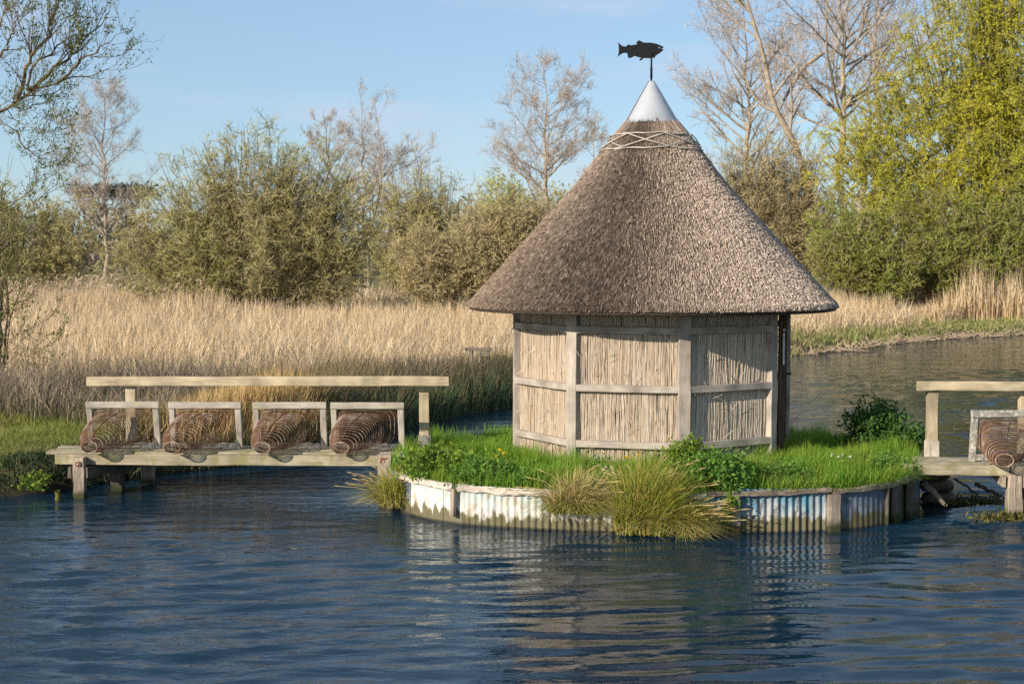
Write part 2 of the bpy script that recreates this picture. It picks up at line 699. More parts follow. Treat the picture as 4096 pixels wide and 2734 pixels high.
MAT = {}
MAT['water'] = water_mat()
MAT['meadow'] = noise_mat('meadow_soil', [(.3, (.10, .085, .03)), (.5, (.16, .13, .05)), (.7, (.24, .19, .09))], scale=1.5, bump=.5)
_nt = MAT['meadow'].node_tree
_b = [n for n in _nt.nodes if n.type == 'BSDF_PRINCIPLED'][0]
_r = [n for n in _nt.nodes if n.type == 'VALTORGB'][0]
_g = [n for n in _nt.nodes if n.type == 'NEW_GEOMETRY'][0]
_sp = _nt.nodes.new('ShaderNodeSeparateXYZ')
_nt.links.new(_g.outputs['Position'], _sp.inputs[0])
_mr = _nt.nodes.new('ShaderNodeMapRange')
_mr.inputs['From Min'].default_value = .30
_mr.inputs['From Max'].default_value = .16
_nt.links.new(_sp.outputs['Z'], _mr.inputs['Value'])
_mx = _nt.nodes.new('ShaderNodeMix')
_mx.data_type = 'RGBA'
_mx.inputs[7].default_value = (.028, .022, .012, 1)
_nt.links.new(_mr.outputs['Result'], _mx.inputs[0])
_nt.links.new(_r.outputs['Color'], _mx.inputs[6])
_nt.links.new(_mx.outputs[2], _b.inputs['Base Color'])

MAT['island_soil'] = noise_mat('island_turf', [(.3, (.03, .045, .012)), (.6, (.05, .075, .018)), (.8, (.09, .08, .03))], scale=6, bump=.6)
MAT['oak'] = wood_mat('weathered_oak', (.47, .415, .355), (.30, .25, .205), bump=.5)
MAT['rail_wood'] = wood_mat('handrail_timber', (.54, .46, .32), (.32, .25, .15), bump=.35)
MAT['rail_grey'] = wood_mat('walkway_timber', (.46, .40, .28), (.24, .20, .13), bump=.5, moss=(.22, .21, .08))
MAT['frame_wood'] = wood_mat('trap_frame_timber', (.50, .45, .38), (.26, .22, .18), bump=.6, moss=(.36, .34, .22))
MAT['lichen_wood'] = wood_mat('lichened_timber', (.44, .42, .36), (.2, .18, .15), bump=.7, lichen=(.56, .57, .48))
MAT['pile_wood'] = wood_mat('pile_timber', (.48, .40, .31), (.15, .11, .08), bump=.9, wet=(.05, .05, .02))
MAT['dark_pile'] = wood_mat('dark_pile_timber', (.17, .14, .11), (.05, .04, .03), bump=.8, wet=(.03, .035, .012))
MAT['white_cap'] = wood_mat('flaking_white_timber', (.74, .68, .58), (.34, .25, .19), bump=.8)
MAT['dark_cap'] = wood_mat('old_brown_timber', (.34, .27, .21), (.11, .085, .065), bump=.8)
MAT['door_wood'] = wood_mat('stained_door_timber', (.12, .055, .025), (.045, .02, .01), bump=.4)
MAT['hazel'] = wood_mat('bleached_hazel', (.60, .55, .48), (.36, .31, .26), bump=.4)
MAT['iron'] = noise_mat('rusty_wire', [(.3, (.07, .026, .014)), (.5, (.14, .055, .028)), (.7, (.25, .135, .08))], scale=14, rough=.8)
MAT['galv'] = noise_mat('galvanised_wire', [(.35, (.12, .055, .03)), (.5, (.25, .16, .105)), (.65, (.5, .43, .35))], scale=9, rough=.65)
MAT['bolt'] = noise_mat('zinc_bolt', [(.3, (.3, .28, .26)), (.7, (.55, .53, .5))], scale=30, rough=.45, metallic=.6)
MAT['rust'] = noise_mat('rust_plate', [(.3, (.12, .05, .03)), (.7, (.26, .11, .06))], scale=40, rough=.85)
MAT['zinc'] = noise_mat('zinc_sheet', [(.3, (.34, .36, .38)), (.5, (.39, .41, .435)), (.7, (.43, .45, .475))], scale=4, rough=.55, metallic=.1, bump=.08, bdist=.02)
MAT['black'] = noise_mat('black_paint', [(.3, (.003, .004, .006)), (.7, (.007, .007, .009))], scale=20, rough=.7)
MAT['notice'] = noise_mat('faded_notice', [(.3, (.62, .60, .54)), (.7, (.74, .72, .66))], scale=8, rough=.6)
MAT['ink'] = noise_mat('notice_ink', [(.3, (.1, .1, .1)), (.7, (.2, .2, .2))], scale=8, rough=.7)
MAT['hole'] = noise_mat('hut_core', [(.3, (.28, .2, .125)), (.7, (.42, .32, .22))], scale=60)
MAT['thatch'] = noise_mat('thatch_body', [(.3, (.035, .026, .02)), (.5, (.07, .052, .04)), (.7, (.12, .09, .07))], scale=26, bump=.8, bdist=.03)
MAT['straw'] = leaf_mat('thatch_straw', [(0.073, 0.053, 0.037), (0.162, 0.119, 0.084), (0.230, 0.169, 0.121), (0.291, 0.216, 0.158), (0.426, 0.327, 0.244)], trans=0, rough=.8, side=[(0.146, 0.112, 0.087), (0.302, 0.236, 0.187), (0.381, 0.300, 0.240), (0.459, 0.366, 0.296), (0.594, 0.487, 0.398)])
MAT['reed_wall'] = leaf_mat('reed_stems', [(.36, .265, .18), (.50, .39, .275), (.56, .455, .34), (.62, .52, .40), (.49, .425, .36), (.72, .625, .50)], trans=.0, rough=.6)
MAT['white_sheet'] = sheet_mat('white_painted_iron', (.76, .72, .64), (.40, .48, .46), (.42, .36, .27), .55, .095)
MAT['blue_sheet'] = sheet_mat('blue_painted_iron', (.40, .40, .385), (.07, .20, .28), (.08, .085, .09), .6, .12)
MAT['grey_sheet'] = sheet_mat('grey_painted_iron', (.19, .21, .235), (.08, .125, .18), (.07, .075, .08), .6, .12)
MAT['sandbag'] = noise_mat('hessian_sandbag', [(.3, (.09, .065, .045)), (.7, (.17, .125, .09))], scale=22, bump=.6, bdist=.01)
MAT['bark_pale'] = noise_mat('pale_bark', [(.3, (.20, .155, .115)), (.5, (.33, .27, .20)), (.7, (.44, .37, .28))], scale=2.5)
MAT['bark_brown'] = noise_mat('brown_bark', [(.3, (.09, .07, .045)), (.5, (.17, .135, .085)), (.7, (.28, .23, .15))], scale=3)
MAT['bark_olive'] = noise_mat('olive_bark', [(.3, (.13, .11, .035)), (.5, (.22, .19, .06)), (.7, (.34, .29, .12))], scale=1.5)
MAT['bark_willow'] = noise_mat('willow_bark', [(.3, (.07, .05, .035)), (.5, (.14, .095, .06)), (.7, (.26, .2, .1))], scale=4)
MAT['twig_pink'] = leaf_mat('bare_poplar_twigs', [(.36, .29, .24), (.47, .39, .33), (.56, .48, .42)], trans=.15)
MAT['twig_olive'] = leaf_mat('sallow_twigs', [(0.319, 0.275, 0.123), (0.406, 0.348, 0.167), (0.507, 0.435, 0.232)], trans=0)
MAT['twig_brown'] = leaf_mat('brown_twigs', [(0.336, 0.266, 0.140), (0.434, 0.350, 0.196), (0.532, 0.434, 0.252)], trans=0)
MAT['leaf_olive'] = leaf_mat('sallow_leaves', [(0.345, 0.323, 0.105), (0.450, 0.427, 0.143), (0.555, 0.525, 0.195), (0.480, 0.413, 0.180)], trans=.3, patch=(0.435, 0.345, 0.150), patch_scale=.35)
MAT['leaf_green_olive'] = leaf_mat('fresh_sallow_leaves', [(0.330, 0.352, 0.090), (0.435, 0.465, 0.120), (0.540, 0.562, 0.165), (0.465, 0.427, 0.158)], trans=.35, patch=(0.435, 0.367, 0.150), patch_scale=.3)
MAT['leaf_tan'] = leaf_mat('catkins_and_buds', [(0.392, 0.319, 0.145), (0.507, 0.413, 0.196), (0.623, 0.515, 0.254), (0.493, 0.442, 0.189)], trans=.25, patch=(0.420, 0.334, 0.174), patch_scale=.4)
MAT['leaf_yellow'] = leaf_mat('willow_catkins', [(.42, .41, .035), (.58, .54, .045), (.7, .62, .06), (.47, .49, .055)], trans=.4, patch=(.4, .43, .045), patch_scale=.4)
MAT['leaf_fresh'] = leaf_mat('hawthorn_leaves', [(0.149, 0.207, 0.025), (0.241, 0.310, 0.040), (0.345, 0.414, 0.063), (0.276, 0.276, 0.069)], trans=.35, patch=(0.276, 0.253, 0.057), patch_scale=.5)
MAT['leaf_bramble'] = leaf_mat('dead_bramble', [(.2, .115, .06), (.3, .185, .09), (.37, .26, .14), (.2, .19, .06)], trans=.1)
MAT['leaf_willow'] = leaf_mat('young_willow_leaves', [(.09, .12, .02), (.14, .18, .03), (.21, .25, .04)], trans=.35)
MAT['twig_yellow'] = leaf_mat('yellow_willow_twigs', [(.30, .27, .04), (.42, .38, .055), (.38, .33, .1)], trans=0)
MAT['wood_far'] = leaf_mat('distant_wood', [(.15, .115, .09), (.2, .16, .12), (.19, .18, .1)], trans=0)
MAT['pine'] = leaf_mat('pine_needles', [(.035, .05, .035), (.06, .08, .05)], trans=0)
MAT['reed'] = leaf_mat('dead_reeds', [(.42, .30, .17), (.62, .47, .29), (.74, .58, .38), (.86, .71, .50)], trans=.25, patch=(.58, .42, .24), patch_scale=.8)
MAT['reed_plume'] = leaf_mat('reed_plumes', [(.38, .28, .19), (.55, .42, .29)], trans=.2)
MAT['dark_stem'] = leaf_mat('dead_dark_stems', [(0.100, 0.080, 0.060), (0.200, 0.156, 0.110), (0.340, 0.260, 0.180), (0.520, 0.400, 0.260)], trans=.1)
MAT['sedge'] = leaf_mat('fringe_sedge', [(0.046, 0.095, 0.046), (0.075, 0.139, 0.064), (0.128, 0.149, 0.064), (0.213, 0.160, 0.085)], trans=.15,
                        zcols=(.45, 1.0, [(.11, .12, .045), (.24, .165, .085), (.34, .24, .13), (.17, .14, .06)]))
MAT['cut_reed'] = leaf_mat('cut_reed_stalks', [(0.345, 0.201, 0.071), (0.575, 0.374, 0.159), (0.747, 0.517, 0.245), (0.216, 0.230, 0.071)], trans=.15)
MAT['grass'] = leaf_mat('lush_grass', [(0.094, 0.206, 0.019), (0.144, 0.3, 0.025), (0.213, 0.375, 0.035), (0.325, 0.425, 0.075)], trans=.42, patch=(0.275, 0.35, 0.05), patch_scale=1.6)
MAT['bank_grass'] = leaf_mat('bank_grass', [(.13, .165, .03), (.2, .245, .045), (.29, .33, .07), (.42, .38, .13)], trans=.4, patch=(.33, .32, .1), patch_scale=1.0)
MAT['far_grass'] = leaf_mat('far_bank_grass', [(.13, .19, .04), (.21, .28, .06), (.34, .34, .12), (.5, .40, .2)], trans=.3, patch=(.42, .34, .17), patch_scale=.8)
MAT['tussock_green'] = leaf_mat('tussock_blades', [(.13, .2, .018), (.22, .31, .03), (.36, .40, .05), (.52, .45, .12), (.36, .21, .05)], trans=.38)
MAT['tussock_straw'] = leaf_mat('tussock_straw', [(.38, .3, .1), (.54, .42, .18), (.64, .53, .27), (.32, .31, .07)], trans=.25)
MAT['seed_head'] = leaf_mat('sedge_spikes', [(.38, .27, .1), (.5, .38, .17)], trans=.1)
MAT['herb'] = leaf_mat('herb_leaves', [(0.072, 0.18, 0.024), (0.12, 0.252, 0.036), (0.192, 0.324, 0.054)], trans=.35)
MAT['herb_light'] = leaf_mat('light_herb_leaves', [(.11, .2, .025), (.18, .28, .035), (.28, .36, .05)], trans=.4)
MAT['herb_dark'] = leaf_mat('dark_herb_leaves', [(.035, .09, .02), (.055, .125, .026), (.08, .165, .035)], trans=.25)
MAT['stem'] = leaf_mat('herb_stems', [(.08, .12, .03), (.12, .15, .04)], trans=0)
MAT['petal_yellow'] = leaf_mat('dandelion_petals', [(.75, .5, .01), (.8, .58, .02)], trans=.2)
MAT['petal_white'] = leaf_mat('white_petals', [(.62, .6, .5), (.75, .73, .64)], trans=.2)
MAT['petal_violet'] = leaf_mat('violet_petals', [(.16, .1, .35), (.24, .16, .45)], trans=.2)
MAT['weed'] = leaf_mat('water_weed', [(.05, .06, .012), (.1, .1, .02), (.17, .13, .04)], trans=.1)

# ------------------------------------------------------------------ ground and river
BANK = np.array([(-60, 11.5), (-30, 13.5), (-14, 15.9), (-8, 16.9), (-6.2, 17.3), (-5.5, 17.9), (-5.0, 19.2), (-3.9, 20.0), (-3.0, 21.2), (-2.3, 23.2),
                 (-1.6, 25.2), (-1.1, 26.6), (0, 28.2), (2.2, 32.5), (5.0, 38.6), (8.3, 43.0), (11.2, 46.6), (13.6, 50.3), (16.3, 53.0), (20.5, 56.3), (32, 62), (60, 72)], float)
RIGHT = np.array([(60, 62), (36, 52), (25, 42), (17, 30), (13.5, 20), (12, 12), (11, 0), (11, -60), (-60, -60)], float)
RIVER = np.concatenate([BANK, RIGHT])


def river_dist(x, y):
    """signed distance to the water's edge: positive on land"""
    x = np.asarray(x, float)
    y = np.asarray(y, float)
    d = np.full(x.shape, 1e9)
    inside = np.zeros(x.shape, bool)
    n = len(RIVER)
    for i in range(n):
        ax, ay = RIVER[i]
        bx, by = RIVER[(i + 1) % n]
        dx, dy = bx - ax, by - ay
        t = np.clip(((x - ax) * dx + (y - ay) * dy) / (dx * dx + dy * dy), 0, 1)
        d = np.minimum(d, np.hypot(x - ax - t * dx, y - ay - t * dy))
        c = ((ay > y) != (by > y))
        with np.errstate(divide='ignore', invalid='ignore'):
            xi = ax + (y - ay) * dx / (dy if dy else 1e-9)
        inside ^= c & (x < xi)
    return np.where(inside, -d, d)


def sstep(a, b, x):
    t = np.clip((x - a) / (b - a), 0, 1)
    return t * t * (3 - 2 * t)


def ground_z(x, y):
    d = river_dist(x, y) + (vnoise(x * 1.7, y * 1.7, 3) - .5) * .35
    near = sstep(30, 20, y)
    bank = .30 + .13 * near
    z = -.75 + .75 * sstep(-1.2, 0, d) + bank * sstep(-.05, .35 + .9 * (1 - near), d) + .05 * sstep(1, 6, d)
    z += np.where(d > .3, (vnoise(x * .9, y * .9, 5) - .5) * .12, 0)
    z += 7.0 * sstep(130, 420, y)
    return z


xs = np.concatenate([[-900, -400, -200, -120, -80, -55], np.arange(-40, -14, .8), np.arange(-14, 24, .36), np.arange(24, 45, .8), [55, 80, 120, 200, 400, 900]])
ys = np.concatenate([[-120, -60, -30, -10, 0, 5], np.arange(9, 34, .36), np.arange(34, 60, .5), np.arange(60, 100, 2), [110, 125, 150, 190, 240, 300, 380, 480, 700, 1200]])
gx, gy = np.meshgrid(xs, ys)
gz = ground_z(gx, gy)
ny, nx = gx.shape
ii = np.arange(ny * nx).reshape(ny, nx)
F = np.stack([ii[:-1, :-1], ii[:-1, 1:], ii[1:, 1:], ii[1:, :-1]], -1).reshape(-1, 4)
ground = put('ground', [(np.stack([gx, gy, gz], -1), F)], MAT['meadow'], smooth=True)
tag(ground, 'flat riverside meadow ground under the reeds and bushes', None, kind='structure')

def waves(x, y):
    """surface height of the moving river: many small wave trains, rougher in the race at the left"""
    rg_ = np.random.default_rng(99)
    z = np.zeros_like(x)
    turb = .40 + .5 * sstep(.5, -3.0, x) * sstep(17.0, 14.6, y) + .65 * sstep(3.0, 5.0, x + .35 * (15 - y)) + .3 * (vnoise(x * .55, y * .9, 23) - .5)
    calm = sstep(-6.5, -5.2, x) * sstep(-.4, -1.6, x) * sstep(14.7, 15.7, y)
    turb = turb * (1 - .7 * calm) * (1 - .6 * sstep(28, 42, y))
    wobx, woby = vnoise(x * .9, y * .9, 41), vnoise(x * .8, y * 1.0, 42)
    for k in range(64):
        lam = .18 * (3.6 ** (rg_.uniform(0, 1) ** 1.2))
        th_ = math.pi / 2 + .14 + rg_.normal(0, .22)
        kk = 2 * math.pi / lam
        ph = rg_.uniform(0, 6.28)
        amp = .0017 * (lam / .35) ** .7
        env = np.clip(2.6 * vnoise(x / (lam * 3.2) + k * 3.1, y / (lam * 1.8) + k * 7.7, k) - .45, 0, 2)
        arg = kk * ((x + wobx * .35) * math.cos(th_) + (y + woby * .25) * math.sin(th_)) + ph
        z += amp * env * (np.sin(arg) + .22 * np.sin(2 * arg + 1.2))
    return z * turb


gxw = np.concatenate([[-70, -45, -30, -20, -14, -10.5, -9.2, -8.7], np.arange(-8.4, 9.2, .09), np.arange(9.2, 21, .2), [21.5, 23, 27, 35, 50, 70]])
yl = [8.6]
while yl[-1] < 58:
    yl.append(yl[-1] + max(.058, .0037 * yl[-1]))
gyw = np.concatenate([[-60, -30, -10, 0, 4, 6.5, 7.8, 8.3], yl, [59, 62, 68, 75]])
wx, wy = np.meshgrid(gxw, gyw)
fade = sstep(-9.2, -8.2, wx) * sstep(21.2, 19.5, wx) * sstep(8.2, 8.9, wy) * sstep(58, 56, wy)
wz = waves(wx, wy) * fade
nyw, nxw = wx.shape
ii = np.arange(nyw * nxw).reshape(nyw, nxw)
river = put('river', [(np.stack([wx, wy, wz], -1), np.stack([ii[:-1, :-1], ii[:-1, 1:], ii[1:, 1:], ii[1:, :-1]], -1).reshape(-1, 4))], MAT['water'], smooth=True)
tag(river, 'rippled dark blue river flowing round the island', None, kind='structure')


# ------------------------------------------------------------------ timber
def timber(name, p0, p1, w, h, mat, parent, up=(0, 0, 1), cham=.006, jit=.002, seg=None, rg=rng, taper=1.0):
    """a sawn piece from p0 to p1 (axis); w across, h along up; its own local X runs along the grain"""
    p0, p1 = np.array(p0, float), np.array(p1, float)
    Lg = np.linalg.norm(p1 - p0)
    X = (p1 - p0) / Lg
    upv = np.array(up, float)
    Yv = norm(np.cross(upv, X))
    Zv = np.cross(X, Yv)
    n = seg or max(2, min(14, int(Lg / .16) + 1))
    a, b, c = w / 2, h / 2, cham
    sec = np.array([(a, -b + c), (a, b - c), (a - c, b), (-a + c, b), (-a, b - c), (-a, -b + c), (-a + c, -b), (a - c, -b)])
    xs_ = np.linspace(0, Lg, n)
    V = np.zeros((n, 8, 3))
    V[:, :, 0] = xs_[:, None] + rg.normal(0, jit * .5, (n, 8)) * ((np.arange(n) == 0) | (np.arange(n) == n - 1))[:, None]
    tp = np.linspace(1, taper, n)[:, None]
    drift = np.cumsum(rg.normal(0, jit * .5, (n, 2)), 0)
    V[:, :, 1] = sec[None, :, 0] * tp + rg.normal(0, jit, (n, 8)) + drift[:, None, 0]
    V[:, :, 2] = sec[None, :, 1] * tp + rg.normal(0, jit, (n, 8)) + drift[:, None, 1]
    k, s = np.meshgrid(np.arange(n - 1), np.arange(8), indexing='ij')
    s2 = (s + 1) % 8
    F = np.stack([k * 8 + s, k * 8 + s2, (k + 1) * 8 + s2, (k + 1) * 8 + s], -1).reshape(-1, 4)
    caps = np.array([[7, 6, 5, 4, 3, 2, 1, 0], [(n - 1) * 8 + q for q in range(8)]])
    me = mesh_of(name, [(V, F), (np.zeros((0, 3)), caps - n * 8)])
    me.materials.append(mat)
    o = bpy.data.objects.new(name, me)
    COL.objects.link(o)
    org = ORIGIN[parent.name] if parent is not None else np.zeros(3)
    Mx = Matrix(((X[0], Yv[0], Zv[0]), (X[1], Yv[1], Zv[1]), (X[2], Yv[2], Zv[2])))
    o.rotation_euler = Mx.to_euler()
    o.location = Vector(p0 - org)
    if parent is not None:
        o.parent = parent
    return o


def bolt(p, d, parent, r=.012, plate=0.0):
    """a bolt head (and square washer plate) on a face with normal d"""
    p, d = np.array(p, float), norm(np.array(d, float))
    if plate:
        u = norm(np.cross(d, UP))
        v = np.cross(u, d)
        P = [p + u * plate * a + v * plate * b + d * e for e in (-.002, .006) for a, b in ((-1, -1), (1, -1), (1, 1), (-1, 1))]
        put('washer_plate', [(np.array(P), np.array([(4, 5, 6, 7), (0, 1, 5, 4), (1, 2, 6, 5), (2, 3, 7, 6), (3, 0, 4, 7)]))], MAT['rust'], parent)
        p = p + d * .006
    P = np.stack([p - d * .004, p + d * .006, p + d * .009, p + d * .0095])[None]
    put('bolt', [tubes(P, np.array([[r, r, r * .6, .0005]]), 8)], MAT['bolt'], parent, smooth=True)


# ------------------------------------------------------------------ island
ISLE = spline([(-1.45, 16.9), (-1.22, 16.1), (-.72, 15.5), (0, 15.15), (1.2, 14.9), (2.35, 14.86), (3.43, 15.02), (4.12, 15.42), (4.56, 15.98), (4.8, 16.7),
               (4.98, 17.7), (4.75, 18.8), (3.7, 19.8), (1.7, 20.2), (.2, 19.9), (-.8, 19.0), (-1.38, 17.9)], 700, closed=True)
ISLE_S = np.concatenate([[0], np.cumsum(np.linalg.norm(np.diff(ISLE, axis=0), axis=1))])
ISLE_T = norm(np.gradient(ISLE, axis=0))
ISLE_N = np.stack([ISLE_T[:, 1], -ISLE_T[:, 0]], -1)      # outward
ISLE_C = np.array([1.68, 17.45])


def isle_at(s, out=0.0):
    s = np.mod(s, ISLE_S[-1])
    p = np.stack([np.interp(s, ISLE_S, ISLE[:, i]) for i in (0, 1)], -1)
    n = norm(np.stack([np.interp(s, ISLE_S, ISLE_N[:, i]) for i in (0, 1)], -1))
    return p + n * np.asarray(out)[..., None], n


_sg = np.linspace(0, 8.5, 1700)
_pg, _ = isle_at(_sg)
_xg = _pg[:, 0] / (_pg[:, 1] * math.cos(PITCH) + (EYE - .25) * math.sin(PITCH)) * 5689 + 2048


def isle_s(px):
    """arc length along the island's front wall at survey column px"""
    order = np.argsort(_xg[80:1500])
    return float(np.interp(px, _xg[80:1500][order], _sg[80:1500][order]))


def isle_inset(x, y):
    """distance inside the island's edge (positive inside)"""
    d = np.full(np.shape(x), 1e9)
    q = ISLE[::6]
    nn = ISLE_N[::6]
    best = np.zeros(np.shape(x), int)
    for i in range(len(q)):
        di = np.hypot(x - q[i, 0], y - q[i, 1])
        best = np.where(di < d, i, best)
        d = np.minimum(d, di)
    s = (x - q[best, 0]) * nn[best, 0] + (y - q[best, 1]) * nn[best, 1]
    return np.where(s < 0, d, -d)


def isle_z(x, y):
    return .40 + .08 * sstep(0, .9, isle_inset(x, y)) + (vnoise(x * 2.2, y * 2.2, 9) - .5) * .05


rings = 9
mid = []
for k in range(rings):
    f = 1 - (k / (rings - 1)) ** 1.3
    q = ISLE_C + (ISLE[:-1:7] - ISLE_N[:-1:7] * .02 - ISLE_C) * f
    mid.append(np.stack([q[:, 0], q[:, 1], isle_z(q[:, 0], q[:, 1])], -1))
mid.insert(0, mid[0] * np.array([1, 1, 0]) + np.array([0, 0, -.6]))
mid = np.array(mid)
nr, nc, _ = mid.shape
k, s = np.meshgrid(np.arange(nr - 1), np.arange(nc), indexing='ij')
s2 = (s + 1) % nc
F = np.stack([k * nc + s, k * nc + s2, (k + 1) * nc + s2, (k + 1) * nc + s], -1).reshape(-1, 4)
isl = put('island_ground', [(mid, F)], MAT['island_soil'], smooth=True)
tag(isl, 'low turf mound of the island under the thatched hut', None, kind='structure')

wall = thing('retaining_wall', 'low wall of painted corrugated iron and timber edging the island', 'retaining wall', (ISLE_C[0], 14.9, 0))


def sheet(px0, px1, mat, corr, top=.43, amp=.011, lean=.02, out=0.0, s0=None, s1=None):
    a = isle_s(px0) if s0 is None else s0
    b = isle_s(px1) if s1 is None else s1
    n = max(8, int((b - a) / .0095)) if corr else max(6, int((b - a) / .05))
    s = np.linspace(a, b, n)
    zs = np.array([-.25, -.02, .08, .2, .32, top])
    V = []
    wave = amp * np.sin(s * 2 * math.pi / .076) if corr else .002 * np.sin(s * 11)
    for z in zs:
        p, _ = isle_at(s, out + wave + lean * (1 - z / top) * .4 + .004 * vnoise(s * 5, s * 0 + z * 9, 4))
        jag = (vnoise(s * 30, s * 0, 8) - .5) * .012 if z == top else 0
        V.append(np.stack([p[:, 0], p[:, 1], np.full(n, z) + jag], -1))
    V = np.array(V)
    k, j = np.meshgrid(np.arange(len(zs) - 1), np.arange(n - 1), indexing='ij')
    F = np.stack([k * n + j, k * n + j + 1, (k + 1) * n + j + 1, (k + 1) * n + j], -1).reshape(-1, 4)
    return put('corrugated_sheet' if corr else 'flat_sheet', [(V, F)], mat, wall, smooth=True)


def curved_plank(px0, px1, z, h, w, mat, out=.03, name='capping_plank', s0=None, s1=None, dz=0.0):
    a = isle_s(px0) if s0 is None else s0
    b = isle_s(px1) if s1 is None else s1
    n = max(5, int((b - a) / .07))
    s = np.linspace(a, b, n)
    p, nn = isle_at(s, np.full(n, out))
    rg = np.random.default_rng(int(px0) if s0 is None else int(s0 * 100))
    zz = z + np.linspace(0, dz, n)
    sec = [(-.5, .5), (.35, .5), (.5, .3), (.5, -.35), (.4, -.5), (-.5, -.5)]
    V = []
    for (u, v) in sec:
        j1, j2 = rg.normal(0, .004, n), rg.normal(0, .006, n)
        V.append(np.stack([p[:, 0] + nn[:, 0] * (u * w + j1), p[:, 1] + nn[:, 1] * (u * w + j1), zz + v * h + j2], -1))
    V = np.stack(V, 1)
    k, q = np.meshgrid(np.arange(n - 1), np.arange(6), indexing='ij')
    q2 = (q + 1) % 6
    F = np.stack([k * 6 + q, (k + 1) * 6 + q, (k + 1) * 6 + q2, k * 6 + q2], -1).reshape(-1, 4)
    caps = np.array([[0, 1, 2, 3, 4, 5], [(n - 1) * 6 + i for i in (5, 4, 3, 2, 1, 0)]])
    return put(name, [(V, F), (np.zeros((0, 3)), caps - 6 * n)], mat, wall)


sheet(1640, 1664, MAT['white_sheet'], False)
sheet(1664, 1775, MAT['white_sheet'], False, out=.006)
sheet(1770, 1860, MAT['white_sheet'], False, out=.0)
sheet(1848, 2200, MAT['white_sheet'], True, out=.006, top=.44)
sheet(2190, 2560, MAT['white_sheet'], True, out=.0, top=.44)
sheet(2550, 2940, MAT['blue_sheet'], True, out=.006, top=.44)
sheet(2940, 3320, MAT['blue_sheet'], True, out=.0, top=.47, amp=.014)
sheet(3350, 3390, MAT['grey_sheet'], False, out=.0)
sheet(3386, 3535, MAT['grey_sheet'], True, out=.006, amp=.004)
sR0, sR1 = isle_s(3535), ISLE_S[-1] + isle_s(1640)
for q0, q1 in zip(np.linspace(sR0 + .55, sR1, 6)[:-1], np.linspace(sR0 + .55, sR1, 6)[1:]):
    sheet(0, 0, MAT['grey_sheet'], True, s0=q0, s1=q1 + .03)
for a, b, z, m, dz in ((1596, 1690, .425, 'white_cap', -.005), (1692, 1818, .42, 'white_cap', -.01), (1836, 2212, .41, 'white_cap', -.005),
                       (2216, 2470, .40, 'white_cap', 0), (2474, 2825, .405, 'white_cap', 0), (2830, 3318, .425, 'dark_cap', .02),
                       (3324, 3572, .43, 'dark_cap', .01), (3575, 3668, .455, 'dark_cap', .02)):
    curved_plank(a, b, z, .066 if b < 2700 else .05, .05, MAT[m], dz=dz)


def isle_post(px, z0, z1, w, d, mat, out=.04, name='wall_post', taper=1.0):
    s = isle_s(px)
    p, n = isle_at(np.array([s]), np.array([out]))
    return timber(name, (p[0, 0], p[0, 1], z0), (p[0, 0] + n[0, 0] * .0, p[0, 1], z1), w, d, mat, wall, up=(n[0, 0], n[0, 1], 0), jit=.004, taper=taper)


isle_post(2940, -.3, .40, .095, .07, MAT['pile_wood'], out=.035)
isle_post(3325, -.3, .40, .13, .08, MAT['pile_wood'], out=.045)
isle_post(3540, -.3, .41, .035, .04, MAT['dark_pile'], out=.03)
isle_post(3577, -.3, .43, .15, .04, MAT['dark_pile'], out=.025, name='wall_board')
isle_post(3632, -.05, .45, .16, .05, MAT['dark_pile'], out=.04, name='wall_board')
isle_post(1827, .10, .40, .055, .05, MAT['pile_wood'], out=.07, name='hanging_stub')
p_, n_ = isle_at(np.array([isle_s(1600) - .35]))
timber('corner_post', (-1.52, 16.95, -.4), (-1.52, 16.95, .56), .17, .12, MAT['pile_wood'], wall, up=(0, 1, 0), jit=.006)
bolt((-1.53, 16.885, .48), (0, -1, 0), wall, plate=.045)

# ------------------------------------------------------------------ thatched hut
HC = np.array([1.753, 18.0])
HR = 1.74
HBASE = .45
hut = thing('thatched_hut', 'round thatched hut with woven reed walls and pointed metal cap on the island', 'hut', (HC[0], HC[1], HBASE))


def hp(deg, r, z):
    a = math.radians(deg)
    return np.array([HC[0] + r * math.sin(a), HC[1] - r * math.cos(a), z])


HV = [-82.5 + 45 * k for k in range(8)]
APO = HR * math.cos(math.radians(22.5))
